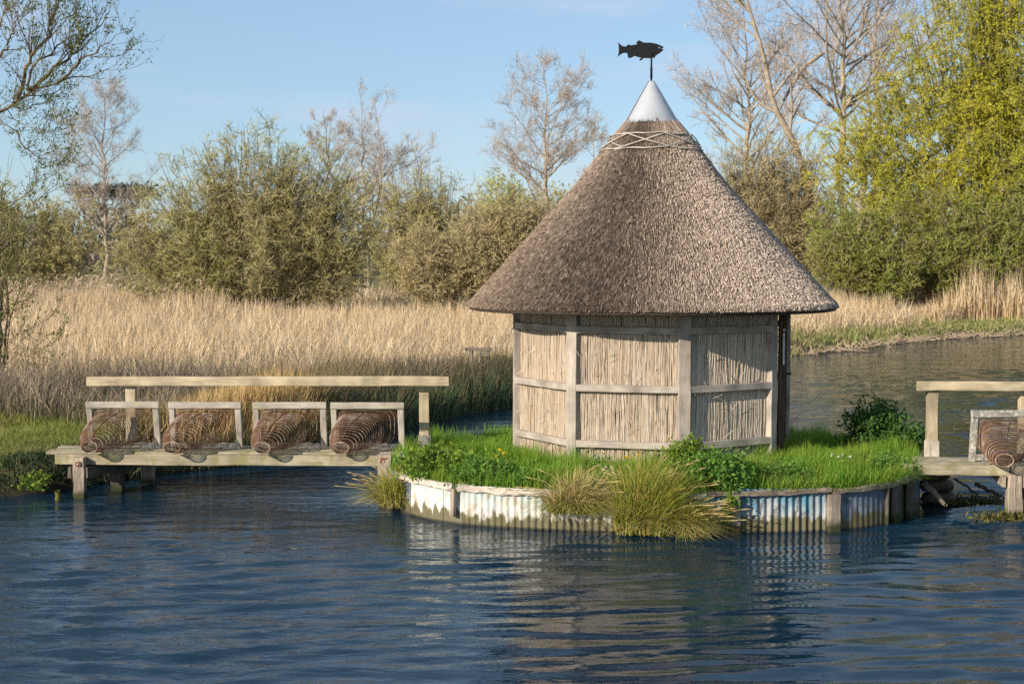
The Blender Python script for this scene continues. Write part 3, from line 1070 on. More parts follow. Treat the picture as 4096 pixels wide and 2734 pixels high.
# solid core behind the reeds
core = []
for z in (HBASE - .1, 2.5):
    core += [hp(a, HR - .10, z) for a in HV]
put('wall_core', [(np.array(core), np.array([[k, (k + 1) % 8, 8 + (k + 1) % 8, 8 + k] for k in range(8)]))], MAT['hole'], hut)
for k, a in enumerate(HV):
    out = hp(a, 1, 0) - hp(a, 0, 0)
    ro = HR + .035 if k == 4 else HR - .035
    timber('timber_post', hp(a, ro, HBASE - .15), hp(a, ro, 2.45), .138, .085, MAT['oak'], hut, up=out, jit=.0012, cham=.004)
for k in range(8):
    a0, a1 = HV[k], HV[(k + 1) % 8]
    am = (HV[k] + 22.5)
    nrm = hp(am, 1, 0) - hp(am, 0, 0)
    tng = norm(hp(a1, HR, 0) - hp(a0, HR, 0))
    q0, q1 = hp(a0, HR, 0), hp(a1, HR, 0)
    width = np.linalg.norm(q1 - q0)
    if k == 3:
        # door of dark upright boards on the right-hand side
        nb = 7
        for i in range(nb):
            u0 = .09 + (width - .18) * (i + .5) / nb
            p = q0 + tng * u0 + nrm * (.045 + .006 * (i % 2))
            timber('door_board', (p[0], p[1], HBASE - .02), (p[0], p[1], 2.3), (width - .18) / nb - .008, .03, MAT['door_wood'], hut, up=nrm, cham=.004)
        p = q0 + tng * .30 + nrm * .085
        nt_ = timber('notice', (p[0], p[1], 1.62), (p[0], p[1], 2.0), .20, .012, MAT['notice'], hut, up=nrm, cham=.002, jit=.0003)
        for i in range(11):
            zz = 1.96 - i * .029
            pp = p + nrm * .0085
            ww = .085 if i not in (4, 10) else .05
            timber('print_line', pp + tng * -.085 + np.array([0, 0, zz]), pp + tng * (-.085 + 2 * ww) + np.array([0, 0, zz]), .0012, .007, MAT['ink'], hut, cham=.0002, jit=0, seg=2)
        timber('notice_cap', p + tng * -.1 + nrm * .006 + np.array([0, 0, 2.04]), p + tng * .04 + nrm * .006 + np.array([0, 0, 2.04]), .02, .03, MAT['notice'], hut, cham=.003, jit=.0005)
        p = q0 + tng * (width - .3) + nrm * .06
        timber('door_handle', p + np.array([0, 0, 1.45]), p + np.array([0, 0, 1.45]) + nrm * .07, .03, .02, MAT['black'], hut, cham=.003)
        continue
    for zr, hh in ((2.07, .078), (1.39, .08), (.735, .08)):
        timber('rail', q0 + tng * .052 + nrm * .008 + np.array([0, 0, zr]), q1 - tng * .052 + nrm * .008 + np.array([0, 0, zr]), .045, hh, MAT['oak'], hut, jit=.0012, cham=.003)
    # reeds: upright stalks in ragged layers between the posts
    rg = np.random.default_rng(50 + k)
    vis = k in (0, 1, 2)
    parts = []
    for z0, z1, dens in ((HBASE - .02, .72, 330), (.735, 1.39, 560), (1.39, 2.07, 560), (2.07, 2.42, 460)):
        n = dens if vis else 70
        u = rg.uniform(.06, width - .06, n)
        dep = rg.uniform(-.014, .006, n)
        lean = rg.normal(0, .018, n) + (.012 if k == 2 else 0)
        za = z0 + rg.uniform(-.02, .02, n)
        zb = z1 + rg.uniform(-.015, .015, n)
        short = rg.uniform(size=n) < .22
        zb = np.where(short, za + (zb - za) * rg.uniform(.3, .8, n), zb)
        P0 = q0[None] + tng[None] * u[:, None] - nrm[None] * (.045 - dep)[:, None]
        P0[:, 2] = za
        P1 = P0 + tng[None] * (lean * (zb - za) / .65)[:, None]
        P1[:, 2] = zb
        PM = (P0 + P1) / 2 + tng[None] * rg.normal(0, .007, n)[:, None] + nrm[None] * rg.uniform(-.002, .012, n)[:, None]
        R = rg.uniform(.0028, .0052, n) * (1 if vis else 2)
        parts.append(tubes(np.stack([P0, PM, P1], 1), np.stack([R, R, R * .8], 1), 3))
    if vis:   # stray loose straws
        n = 26
        u = rg.uniform(.08, width - .2, n)
        P0 = q0[None] + tng[None] * u[:, None] + nrm[None] * .004
        P0[:, 2] = rg.uniform(.6, 2.0, n)
        d = tng[None] * rg.normal(0, .6, n)[:, None] + UP[None] * rg.normal(.2, .6, n)[:, None]
        P1 = P0 + norm(d) * rg.uniform(.05, .18, n)[:, None] + nrm[None] * .02
        parts.append(tubes(np.stack([P0, (P0 + P1) / 2, P1], 1), np.full((n, 3), .0028), 3))
    put('reed_panel', parts, MAT['reed_wall'], hut, kind='stuff')
    # backing slats visible between the stalks are the dark core

# roof
PROF = np.array([(0.30, 4.60), (.345, 4.56), (.45, 4.47), (.555, 4.33), (.70, 4.14), (.895, 3.885), (1.11, 3.64), (1.315, 3.42), (1.595, 3.10), (1.885, 2.775), (2.075, 2.565), (2.21, 2.42),
                 (2.285, 2.335), (2.30, 2.295), (2.285, 2.265), (2.22, 2.255)])


def roof_profile(n):
    return resample(PROF[:14], n)


def roof_wob(theta, s):
    return 1 + .006 * np.sin(theta * 3 + s * 2) + .005 * np.sin(theta * 7 - s * 3 + 1)


pr = np.concatenate([resample(PROF, 46), np.array([(1.9, 2.33), (1.55, 2.42)])])
nth = 160
th = np.arange(nth) * 2 * math.pi / nth
V = []
for (r, z) in pr:
    rr = r * roof_wob(th, z)
    V.append(np.stack([HC[0] + rr * np.sin(th), HC[1] - rr * np.cos(th), np.full(nth, z)], -1))
V = np.array(V)
k, j = np.meshgrid(np.arange(len(pr) - 1), np.arange(nth), indexing='ij')
j2 = (j + 1) % nth
F = np.stack([k * nth + j, (k + 1) * nth + j, (k + 1) * nth + j2, k * nth + j2], -1).reshape(-1, 4)
thatch = put('thatch', [(V, F)], MAT['thatch'], hut, smooth=True)


def straw(n, t_lo, t_hi, ln, wd, raise_, th_lo=-2.0, th_hi=2.0, seed=1, rows=None, twist=.12):
    """short reed butts dressed into the thatch: a top face and a cut end each"""
    rg = np.random.default_rng(seed)
    pp = roof_profile(400)
    # area-weighted choice along the slope
    r_w = np.maximum(pp[:, 0], .2)
    tt = np.linspace(0, 1, 400)
    r_w = np.where((tt >= t_lo) & (tt <= t_hi), r_w, 0)
    cdf = np.cumsum(r_w) / r_w.sum()
    t = np.interp(rg.uniform(size=n), cdf, tt)
    if rows:
        t = np.clip((np.floor(t * rows) + rg.normal(.5, .22, n)) / rows, t_lo, t_hi)
    a = rg.uniform(th_lo, th_hi, n)
    f = t * 399
    i = np.clip(f.astype(int), 0, 398)
    r = np.interp(f, np.arange(400), pp[:, 0])
    z = np.interp(f, np.arange(400), pp[:, 1])
    dr = pp[i + 1, 0] - pp[i, 0]
    dz = pp[i + 1, 1] - pp[i, 1]
    dl = np.hypot(dr, dz)
    dr, dz = dr / dl, dz / dl
    rr = r * roof_wob(a, z)
    rad = np.stack([np.sin(a), -np.cos(a), a * 0], -1)
    tan = np.stack([np.cos(a), np.sin(a), a * 0], -1)
    down = rad * dr[:, None] + UP[None] * dz[:, None]
    nr_ = rad * (-dz)[:, None] + UP[None] * dr[:, None]
    c = np.stack([HC[0], HC[1]])[None]
    P = np.zeros((n, 3))
    P[:, :2] = HC[None] + rad[:, :2] * rr[:, None]
    P[:, 2] = z
    w_ = rg.normal(0, twist, n)[:, None]
    d = norm(down + tan * w_)
    sd = norm(np.cross(d, nr_))
    l = (ln * rg.uniform(.6, 1.4, n))[:, None]
    w = (wd * rg.uniform(.6, 1.4, n))[:, None] * .5
    h = (raise_ * rg.uniform(.35, 1.5, n))[:, None]
    tail = P - d * l
    rg_l = rg.uniform(-.5, .5, (n, 1))
    bl, br = P + sd * w - nr_ * .003, P - sd * w - nr_ * .003
    rdg = P + sd * w * rg_l + nr_ * h + d * h * .25
    tl = tail + nr_ * h * .25
    Vv = np.stack([tl, bl, rdg, br], 1).reshape(-1, 3)
    o = np.arange(n)[:, None] * 4
    Ft = np.concatenate([o + np.array([[0, 2, 1]]), o + np.array([[0, 3, 2]]), o + np.array([[1, 2, 3]])])
    return Vv, Ft


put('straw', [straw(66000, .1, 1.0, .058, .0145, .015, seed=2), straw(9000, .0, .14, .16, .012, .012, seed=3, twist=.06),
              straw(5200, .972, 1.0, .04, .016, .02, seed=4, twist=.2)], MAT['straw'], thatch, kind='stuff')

# hazel liggers: two rods round the neck and a zigzag between


def roof_point(a, z, lift):
    r = np.interp(-np.asarray(z), -PROF[:13, 1], PROF[:13, 0]) * roof_wob(a, z)
    return np.stack([HC[0] + (r + lift) * np.sin(a), HC[1] - (r + lift) * np.cos(a), np.asarray(z) + lift * .6 + 0 * a], -1)


rg = np.random.default_rng(12)
for zc in (4.425, 4.235):
    na = 5
    for q in range(na):
        a = np.linspace(q * 2 * math.pi / na - .08, (q + 1) * 2 * math.pi / na + .08, 22) + .5
        z = zc + .006 * np.sin(a * 9) + np.linspace(-.008, .008, 22)
        put('hazel_rod', [tubes(roof_point(a, z, .022)[None], np.full((1, 22), .0085), 5)], MAT['hazel'], thatch, smooth=True)
nz = 7
for q in range(nz):
    for sgn in (1, -1):
        a0 = q * 2 * math.pi / nz + .2
        a = np.linspace(a0, a0 + 2 * math.pi / nz * 1.04, 14)
        u = np.linspace(0, 1, 14)
        u = u if sgn > 0 else 1 - u
        z = 4.242 + u * .178
        put('hazel_rod', [tubes(roof_point(a, z, .030 if sgn > 0 else .034)[None], np.full((1, 14), .0075), 5)], MAT['hazel'], thatch, smooth=True)

# zinc cap
zc = np.linspace(0, 1, 10)
cr = .362 + (.036 - .362) * zc
nth2 = 56
th2 = np.arange(nth2) * 2 * math.pi / nth2
V = []
for i, (r, t) in enumerate(zip(cr, zc)):
    rr = r * (1 + (.02 * np.sin(th2 * 2 + 1) + .012 * np.sin(th2 * 5)) * (1 - t))
    V.append(np.stack([HC[0] + rr * np.sin(th2), HC[1] - rr * np.cos(th2), 4.575 + t * .545 + (.012 * np.sin(th2 * 2 + 2.6) if i == 0 else 0) + 0 * th2], -1))
V.append(np.stack([HC[0] + .0 * th2, HC[1] + 0 * th2, np.full(nth2, 5.125)], -1))
V = np.array(V)
k, j = np.meshgrid(np.arange(len(V) - 1), np.arange(nth2), indexing='ij')
j2 = (j + 1) % nth2
F = np.stack([k * nth2 + j, k * nth2 + j2, (k + 1) * nth2 + j2, (k + 1) * nth2 + j], -1).reshape(-1, 4)
cap = put('metal_cap', [(V, F)], MAT['zinc'], hut, smooth=True)
seam_a = -1.25
put('seam', [tubes(np.array([[hp(math.degrees(seam_a), .366 - .325 * t, 4.575 + .545 * t) for t in np.linspace(0, 1, 6)]]), np.full((1, 6), .005), 4)], MAT['rust'], cap)
for aa in (-58, 5, 62):
    put('rivet', [tubes(np.array([[hp(aa, .352, 4.60), hp(aa, .358, 4.635)]]), np.full((1, 2), .006), 5)], MAT['rust'], cap)

# weathervane
vane = bpy.data.objects.new('weathervane', None)
COL.objects.link(vane)
vane.parent = hut
ORIGIN[vane.name] = ORIGIN[hut.name]
vx, vy = HC[0] - .005, HC[1]
put('pole', [tubes(np.array([[(vx, vy, 5.09), (vx, vy, 5.16), (vx, vy, 5.161), (vx, vy, 5.29), (vx, vy, 5.291), (vx, vy, 5.455), (vx, vy, 5.47)]]),
                   np.array([[.012, .012, .0155, .0155, .0115, .0115, .003]]), 10)], MAT['black'], vane, smooth=True)
fish_px = [(905, 222), (880, 208), (840, 190), (800, 177), (750, 168), (700, 167), (662, 167), (640, 155), (603, 139), (570, 168), (588, 184), (560, 191), (510, 198), (472, 188), (455, 212), (425, 212),
           (400, 202), (375, 183), (353, 162), (362, 200), (366, 250), (361, 300), (350, 338), (380, 312), (410, 293), (440, 288), (466, 292), (472, 320), (478, 350), (515, 347), (555, 324),
           (595, 338), (632, 345), (607, 372), (613, 380), (635, 376), (662, 351), (700, 350), (740, 353), (777, 343), (790, 357), (803, 325), (840, 300), (880, 272), (907, 240), (893, 246), (878, 244), (878, 237), (887, 232)]
cu = bpy.data.curves.new('fish_outline', 'CURVE')
cu.dimensions = '2D'
cu.fill_mode = 'BOTH'
cu.extrude = .004
k_f = .3317 / 5689 * 18.0


def fish_xy(px, py):
    return ((px - 755) * k_f, (205 - (120 + py * .3317)) / 5689 * 18.0)


def poly(pts):
    sp = cu.splines.new('POLY')
    sp.points.add(len(pts) - 1)
    for i, (x, y) in enumerate(pts):
        sp.points[i].co = (x, y, 0, 1)
    sp.use_cyclic_u = True


poly([fish_xy(*q) for q in fish_px])
poly([fish_xy(846 + 8 * math.cos(t), 226 + 8 * math.sin(t)) for t in np.linspace(0, 2 * math.pi, 9)[:-1]])
tmp = bpy.data.objects.new('fish_outline', cu)
COL.objects.link(tmp)
bpy.context.view_layer.update()
fme = bpy.data.meshes.new_from_object(tmp.evaluated_get(bpy.context.evaluated_depsgraph_get()))
bpy.data.objects.remove(tmp)
fme.name = 'fish'
fme.materials.clear()
fme.materials.append(MAT['black'])
fish = bpy.data.objects.new('fish', fme)
COL.objects.link(fish)
fish.parent = vane
fish.rotation_euler = (math.pi / 2, 0, 0)
fish.location = Vector((vx, vy, 5.505)) - Vector(ORIGIN[hut.name])
put('pivot', [tubes(np.array([[(vx, vy - .012, 5.43), (vx, vy - .012, 5.475)]]), np.full((1, 2), .008), 8)], MAT['black'], vane)

# ------------------------------------------------------------------ walkways
lw = thing('walkway', 'long timber walkway with handrail from the grassy left bank to the island', 'walkway', (-3.5, 17.4, 0))


def lwp(X, off, z):
    """point on the left walkway: off metres behind its front face"""
    return np.array([X + off * .05, 17.14 - .035 * (X + 3.5) + off, z])


timber('front_beam', lwp(-5.57, .05, .462), lwp(-1.46, .05, .462), .09, .125, MAT['rail_grey'], lw, jit=.003)
timber('rear_beam', lwp(-5.55, .62, .43), lwp(-1.4, .62, .43), .09, .12, MAT['rail_grey'], lw, jit=.003)
for i, (o, x0) in enumerate(((.19, -5.72), (.36, -5.66), (.53, -5.70))):
    timber('deck_plank', lwp(x0, o, .527 + .003 * i), lwp(-1.42, o, .527 + .003 * i), .155, .04, MAT['rail_grey'], lw, jit=.003)
timber('support_post', lwp(-5.25, -.06, -.5), lwp(-5.25, -.06, .495), .135, .11, MAT['pile_wood'], lw, up=(0, 1, 0), jit=.006)
timber('support_post', lwp(-5.0, .6, -.5), lwp(-5.0, .6, .41), .16, .13, MAT['dark_pile'], lw, up=(0, 1, 0), jit=.006)
timber('support_post', lwp(-4.75, 1.05, -.5), lwp(-4.75, 1.05, .47), .15, .13, MAT['pile_wood'], lw, up=(0, 1, 0), jit=.005)
timber('cross_beam', lwp(-5.16, -.08, .31), lwp(-4.6, 1.25, .33), .06, .135, MAT['dark_pile'], lw, jit=.003)
timber('cross_beam', lwp(-5.36, -.08, .31), lwp(-4.85, 1.15, .33), .05, .13, MAT['dark_pile'], lw, jit=.003)
bolt(lwp(-5.24, -.118, .42), (0, -1, 0), lw, plate=.03)
timber('handrail', spot(200, 874.5, 17.9), spot(1030, 874.5, 17.78), .07, .118, MAT['rail_wood'], lw, jit=.003)
for xd, yb in ((300, 1.0), (974, 1.0)):
    t0 = spot(xd, 884, 17.97)
    timber('handrail_post', (t0[0], t0[1], .25 if xd < 500 else .30), (t0[0], t0[1], t0[2] + .02), .125, .09, MAT['rail_wood'], lw, up=(0, 1, 0), jit=.003)
timber('post_foot', spot(974, 1008, 17.90) - np.array([0, 0, .12]), spot(974, 998, 17.90), .15, .12, MAT['white_cap'], lw, up=(0, 1, 0), jit=.004)
for xd in (310, 972):
    q = spot(xd, 873, 17.9)
    bolt((q[0], q[1] - .036, q[2]), (0, -1, 0), lw)

rw = thing('walkway', 'short timber walkway with handrail leading off the right of the island', 'walkway', (5.6, 16.0, 0))


def rwp(X, off, z):
    return np.array([X + off * .1, 15.86 - .1 * (X - 4.5) + off, z])


timber('front_beam', rwp(4.50, .05, .53), rwp(5.55, .05, .53), .09, .115, MAT['rail_grey'], rw, jit=.003)
timber('front_beam', rwp(5.57, .05, .525), rwp(7.6, .05, .525), .09, .115, MAT['rail_grey'], rw, jit=.003)
timber('rear_beam', rwp(4.6, .62, .53), rwp(7.6, .62, .53), .08, .12, MAT['rail_grey'], rw, jit=.003)
for i, o in enumerate((.19, .35, .51)):
    timber('deck_plank', rwp(4.55 + .03 * i, o, .575 + .002 * i), rwp(7.6, o, .575 + .002 * i), .145, .038, MAT['rail_grey'], rw, jit=.003)
timber('support_post', rwp(5.54, -.07, -.5), rwp(5.54, -.07, .50), .075, .12, MAT['pile_wood'], rw, up=(0, 1, 0), jit=.008)
timber('support_post', rwp(5.62, -.06, -.5), rwp(5.62, -.06, .49), .07, .11, MAT['pile_wood'], rw, up=(0, 1, 0), jit=.008)
timber('support_post', rwp(5.75, .35, -.5), rwp(5.75, .35, .5), .12, .1, MAT['dark_pile'], rw, up=(0, 1, 0), jit=.005)
timber('cross_beam', rwp(5.46, -.1, .42), rwp(5.52, .7, .42), .05, .12, MAT['pile_wood'], rw, jit=.004)
timber('cross_beam', rwp(5.70, -.1, .42), rwp(5.76, .7, .42), .05, .12, MAT['pile_wood'], rw, jit=.004)
timber('cross_beam', rwp(4.49, -.04, .43), rwp(4.60, 1.0, .50), .07, .10, MAT['dark_cap'], rw, jit=.004)
timber('end_post', rwp(4.44, -.02, -.4), rwp(4.44, -.02, .60), .1, .10, MAT['pile_wood'], rw, up=(0, 1, 0), jit=.005)
timber('handrail', spot(2104, 884, 16.5), spot(2104, 884, 16.5) + np.array([3.0, -.2, -.0]), .07, .105, MAT['rail_wood'], rw, jit=.003)
for xd in (2139, 2349):
    t0 = spot(xd, 893, 16.56)
    timber('handrail_post', (t0[0], t0[1], .62), (t0[0], t0[1], t0[2] + .02), .125 if xd < 2200 else .11, .09, MAT['rail_wood'], rw, up=(0, 1, 0), jit=.003)
    q = spot(xd - 2, 882, 16.5)
    bolt((q[0], q[1] - .04, q[2]), (0, -1, 0), rw)
t0 = spot(2139, 893, 16.52)
timber('post_foot', (t0[0] + .0, t0[1] - .02, .55), (t0[0], t0[1] - .02, .78), .145, .13, MAT['white_cap'], rw, up=(0, 1, 0), jit=.004)
timber('bracket', rwp(5.27, .015, .60), rwp(5.27, .005, .68), .03, .006, MAT['bolt'], rw, up=(0, 1, 0), cham=.001, jit=.0)

# ------------------------------------------------------------------ eel traps


def basket_sections(n):
    """centre, half-width, half-height, corner exponent along the basket; s=0 frame, 1 mouth"""
    s = np.linspace(0, 1, n)
    y = -.62 * s
    w = np.interp(s, [0, .10, .2, .45, .75, .93, 1], [.38, .32, .27, .255, .21, .135, .095])
    h = np.interp(s, [0, .10, .2, .45, .75, .93, 1], [.215, .205, .19, .18, .14, .088, .066])
    x = np.interp(s, [0, .2, 1], [0, -.075, -.25])
    z = np.interp(s, [0, .2, .6, 1], [.30, .262, .20, .090])
    e = np.interp(s, [0, .6, 1], [4.5, 3.0, 2.0])
    return s, x, y, z, w, h, e


def sec_ring(x, y, z, w, h, e, m):
    a = np.linspace(0, 2 * math.pi, m, endpoint=False) + .04
    c, sn = np.cos(a), np.sin(a)
    return np.stack([x + w * np.sign(c) * np.abs(c) ** (2 / e), np.full(m, y), z + h * np.sign(sn) * np.abs(sn) ** (2 / e)], -1)


def build_trap(label, wood, pos, rz):
    t = thing('eel_trap', label, 'eel trap', (0, 0, 0), 'wire eel traps on the walkways')
    W2, Ht, b = .452, .585, .075
    tilt = .085           # top leans towards the river
    # frame pieces

    def fp(x, z):
        return np.array([x, -tilt * (z / Ht), z])
    timber('frame_bar', fp(-W2, Ht - .04), fp(W2, Ht - .04), .05, .08, wood, t, jit=.0025)
    timber('frame_side', fp(-W2 + b / 2, 0), fp(-W2 + b / 2, Ht - .082), .05, b, wood, t, up=(1, 0, 0), jit=.002)
    timber('frame_side', fp(W2 - b / 2, 0), fp(W2 - b / 2, Ht - .082), .05, b, wood, t, up=(1, 0, 0), jit=.002)
    timber('frame_bar', fp(-W2 + b + .003, .04), fp(W2 - b - .003, .04), .045, .07, wood, t, jit=.002)
    # wires
    rg = np.random.default_rng(5)
    n = 24
    s, x, y, z, w, h, e = basket_sections(n)
    y = y - tilt * np.interp(s, [0, .25], [.5, 0])
    m = 72
    rings_ = np.array([sec_ring(x[i], y[i], z[i], w[i], h[i], e[i], m) for i in range(n)])
    rings_[0, :, 1] = -tilt * (rings_[0, :, 2] / Ht)
    rings_ += rg.normal(0, .0018, rings_.shape)
    long_w = np.swapaxes(rings_, 0, 1)
    # woven diagonals: alternate twist gives the lozenge net
    nl = tubes(long_w, np.full(long_w.shape[:2], .0019), 3)
    tw = np.array([[rings_[i, (j + i) % m] for i in range(n)] for j in range(0, m, 3)])
    tl = tubes(tw, np.full(tw.shape[:2], .0013), 3)
    hoops = np.concatenate([rings_, rings_[:, :2]], 1)
    hn = tubes(hoops, np.full(hoops.shape[:2], .0014), 3)
    # inner funnel (throat) inside the mouth
    put('wire_net', [nl, tl, hn], MAT['iron'], t, kind='stuff')
    hs = np.concatenate([[.05, .1], np.linspace(.2, .93, 15)])
    for q in hs:
        v = [np.interp(q, s, c) for c in (x, y, z, w, h, e)]
        r_ = sec_ring(v[0], v[1], v[2], v[3] + .004, v[4] + .004, v[5], 44)
        r_ = np.concatenate([r_, r_[:2]])
        put('hoop', [tubes(r_[None], np.full((1, 46), .0034), 4)], MAT['galv'], t, smooth=True)
    r_ = sec_ring(x[-1], y[-1], z[-1], w[-1] + .004, h[-1] + .004, 2.0, 40)
    put('mouth_ring', [tubes(np.concatenate([r_, r_[:2]])[None], np.full((1, 42), .0075), 6)], MAT['galv'], t, smooth=True)
    # straight stay wire along the top
    st = np.array([[x[i] + .05 * (1 - s[i]), y[i], z[i] + h[i] * 1.03 + .006] for i in range(4, n - 1)])
    put('stay_wire', [tubes(st[None], np.full((1, len(st)), .005), 5)], MAT['iron'], t, smooth=True)
    t.location = pos
    t.rotation_euler = (0, 0, rz)
    return t


def copy_tree(o, parent=None):
    c = o.copy()
    COL.objects.link(c)
    if parent is not None:
        c.parent = parent
    for ch in o.children:
        copy_tree(ch, c)
    return c


trap_at = [(500, 'rusty wire eel trap nearest the grassy bank, first along the left walkway'),
           (828, 'rusty wire eel trap second from the bank, in front of golden cut reeds'),
           (1163, 'dark rust eel trap with rust-stained top bar, third along the left walkway'),
           (1473, 'wire eel trap with pale mouth ring on the left walkway beside the island')]
trap = None
for i, (px, lab) in enumerate(trap_at):
    yy = 17.53
    for _ in range(4):
        X = (px - 2048) / 5689 * (yy + .1)
        yy = 17.14 - .035 * (X + 3.5) + .4
    pos = (X, yy, .549)
    if trap is None:
        trap = build_trap(lab, MAT['frame_wood'], pos, -.02)
        t = trap
    else:
        t = copy_tree(trap)
        t.location = pos
        t.rotation_euler = (0, 0, (-.02, -.05, -.0, -.035)[i])
        t['label'] = lab
    t.scale = (1, (1.0, 1.03, .98, .96)[i], 1)
t = copy_tree(trap)
t['label'] = 'wire eel trap in a lichen-spotted grey frame on the right walkway'
t.location = (5.66, 16.12, .595)
t.rotation_euler = (0, 0, -.01)
for ch in t.children:
    if ch.name.startswith('frame'):
        ch.data = ch.data.copy()
        ch.data.materials[0] = MAT['lichen_wood']

# ------------------------------------------------------------------ small things by the weir
def sandbag(p, rz, label, L=.42, H=.15):
    n, m = 11, 16
    u = np.linspace(-1, 1, n)
    prof = np.clip(1 - np.abs(u) ** 4.5, .02, 1) ** .5
    a = np.linspace(0, 2 * math.pi, m, endpoint=False)
    V = np.zeros((n, m, 3))
    V[:, :, 0] = (u * L / 2)[:, None]
    V[:, :, 1] = prof[:, None] * np.cos(a)[None] * .14
    V[:, :, 2] = (prof * .5 + .5 * (prof > .3))[:, None] * np.sin(a)[None] * H / 2 + .004 * np.sin(7 * u)[:, None]
    c, s_ = math.cos(rz), math.sin(rz)
    Wd = np.stack([V[..., 0] * c - V[..., 1] * s_ + p[0], V[..., 0] * s_ + V[..., 1] * c + p[1], V[..., 2] + p[2]], -1)
    k, j = np.meshgrid(np.arange(n - 1), np.arange(m), indexing='ij')
    j2 = (j + 1) % m
    F = np.stack([k * m + j, k * m + j2, (k + 1) * m + j2, (k + 1) * m + j], -1).reshape(-1, 4)
    o = put('sandbag', [(Wd, F)], MAT['sandbag'], smooth=True)
    tag(o, label, 'sandbag', 'sandbags under the right walkway')


sb = spot(2155, 1105, 16.75)
sandbag((sb[0] + .0, 16.75, .07), .2, 'brown sandbag at the bottom of the stack beneath the right walkway')
sandbag((sb[0] - .03, 16.76, .215), .1, 'brown sandbag in the middle of the stack beneath the right walkway')
sandbag((sb[0] - .08, 16.75, .355), .25, 'brown sandbag on top of the stack beneath the right walkway')


def stick(name, pts, r0, r1, mat, label, cat, group=None):
    P = resample(pts, 12)[None]
    P = P + rng.normal(0, .006, P.shape)
    o = put(name, [tubes(P, np.linspace(r0, r1, 12)[None], 6)], mat, smooth=True)
    tag(o, label, cat, group)


stick('branch', [spot(2178, 1088, 17.2), spot(2252, 1140, 16.9)], .018, .014, MAT['dark_pile'], 'thin dark branch slanting from the sandbags into the water', 'branch')
stick('branch', [spot(2237, 1108, 16.6), spot(2300, 1142, 16.4)], .028, .02, MAT['dark_pile'], 'thick dark branch lodged behind the right-hand support post', 'branch')
stick('driftwood', [spot(2120, 1110, 16.3), spot(2150, 1136, 16.1), spot(2168, 1158, 15.9)], .05, .02, MAT['pile_wood'], 'broken grey plank end lying against the island corner', 'driftwood')
st_ = spot(132, 1142, 17.0)
stick('tree_stump', [(st_[0], 17.0, -.2), (st_[0] + .01, 17.0, .02), (st_[0], 17.0, .11)], .055, .03, MAT['weed'], 'small mossy stump poking out of the water by the left bank', 'stump')
for (cx, cy, sx, sy, n, nm) in ((5.55, 15.62, .42, .18, 700, 'weed'), (5.25, 16.75, .75, .16, 900, 'weed')):
    P = np.stack([rng.normal(cx, sx * .5, n), rng.normal(cy, sy * .5, n), np.abs(rng.normal(0, .035, n))], -1)
    o = put('water_weed', [leaves(P, .07, .3)], MAT[nm])
    tag(o, 'clump of weed and debris caught round the right support post' if cx > 5.4 else 'dark drift of weed under the right walkway', None, kind='stuff')

# small timber platform among the reeds
pb = spot(1097, 806, 29.2)
stand = thing('timber_stand', 'small weathered timber stand among the sedges left of the hut', 'timber stand', (pb[0], pb[1], .3))
zt = spot(1097, 801, 29.2)[2]
for k in (-1, 0, 1):
    timber('top_board', (pb[0] - .27, pb[1] + .1 * k + .0, zt), (pb[0] + .27, pb[1] + .1 * k + .05, zt + .02), .09, .04, MAT['dark_cap'], stand, jit=.004)
timber('side_board', (pb[0] + .03, pb[1] - .12, zt - .09), (pb[0] + .23, pb[1] - .08, zt - .08), .03, .12, MAT['rail_grey'], stand, jit=.003)
for dx, dy in ((-.16, -.08), (.03, -.09), (-.14, .12), (.2, .12)):
    timber('leg', (pb[0] + dx, pb[1] + dy, .3), (pb[0] + dx, pb[1] + dy, zt - .02), .07, .07, MAT['pile_wood'], stand, up=(0, 1, 0), jit=.004)

# ------------------------------------------------------------------ grass, sedge and reeds (nobody could count these)
def scatter(n, x0, x1, y0, y1, keep, rg, power=1.0):
    """random ground points, denser near the river side"""
    out = []
    tot = 0
    while tot < n:
        x = rg.uniform(x0, x1, n * 2)
        y = y0 + (y1 - y0) * rg.uniform(0, 1, n * 2) ** power
        m = keep(x, y)
        out.append(np.stack([x[m], y[m]], -1))
        tot += m.sum()
    return np.concatenate(out)[:n]


def in_view(x, y, margin=1.5):
    return np.abs(x) < (y * .372 + margin)


# island grass
rg = np.random.default_rng(21)


def isle_keep(x, y):
    i = isle_inset(x, y)
    inhut = np.hypot(x - HC[0], y - HC[1]) < 1.66
    return (i > .015) & ~inhut


P = scatter(46000, -1.5, 5.05, 14.8, 20.2, isle_keep, rg)
ins = isle_inset(P[:, 0], P[:, 1])
clump = vnoise(P[:, 0] * 3.1, P[:, 1] * 3.1, 2)
near_hut = np.clip(1.95 - np.hypot(P[:, 0] - HC[0], P[:, 1] - HC[1]), 0, 1)
h = (.10 + .19 * clump ** 1.5 + .05 * sstep(.5, .0, ins)) * rg.uniform(.55, 1.35, len(P)) * (1 - .25 * near_hut)
base = np.stack([P[:, 0], P[:, 1], isle_z(P[:, 0], P[:, 1]) - .01], -1)
ln = rg.normal(0, .055, (len(P), 2)) + np.array([.02, -.01]) + (vnoise(P[:, 0] * 1.5, P[:, 1] * 1.5, 6) - .5)[:, None] * np.array([.12, .05])
o = put('island_grass', blades(base, h, ln, rg.uniform(.005, .0095, len(P)), 2, rg=rg), MAT['grass'])
tag(o, 'thick bright green grass growing over the island', None, kind='stuff')
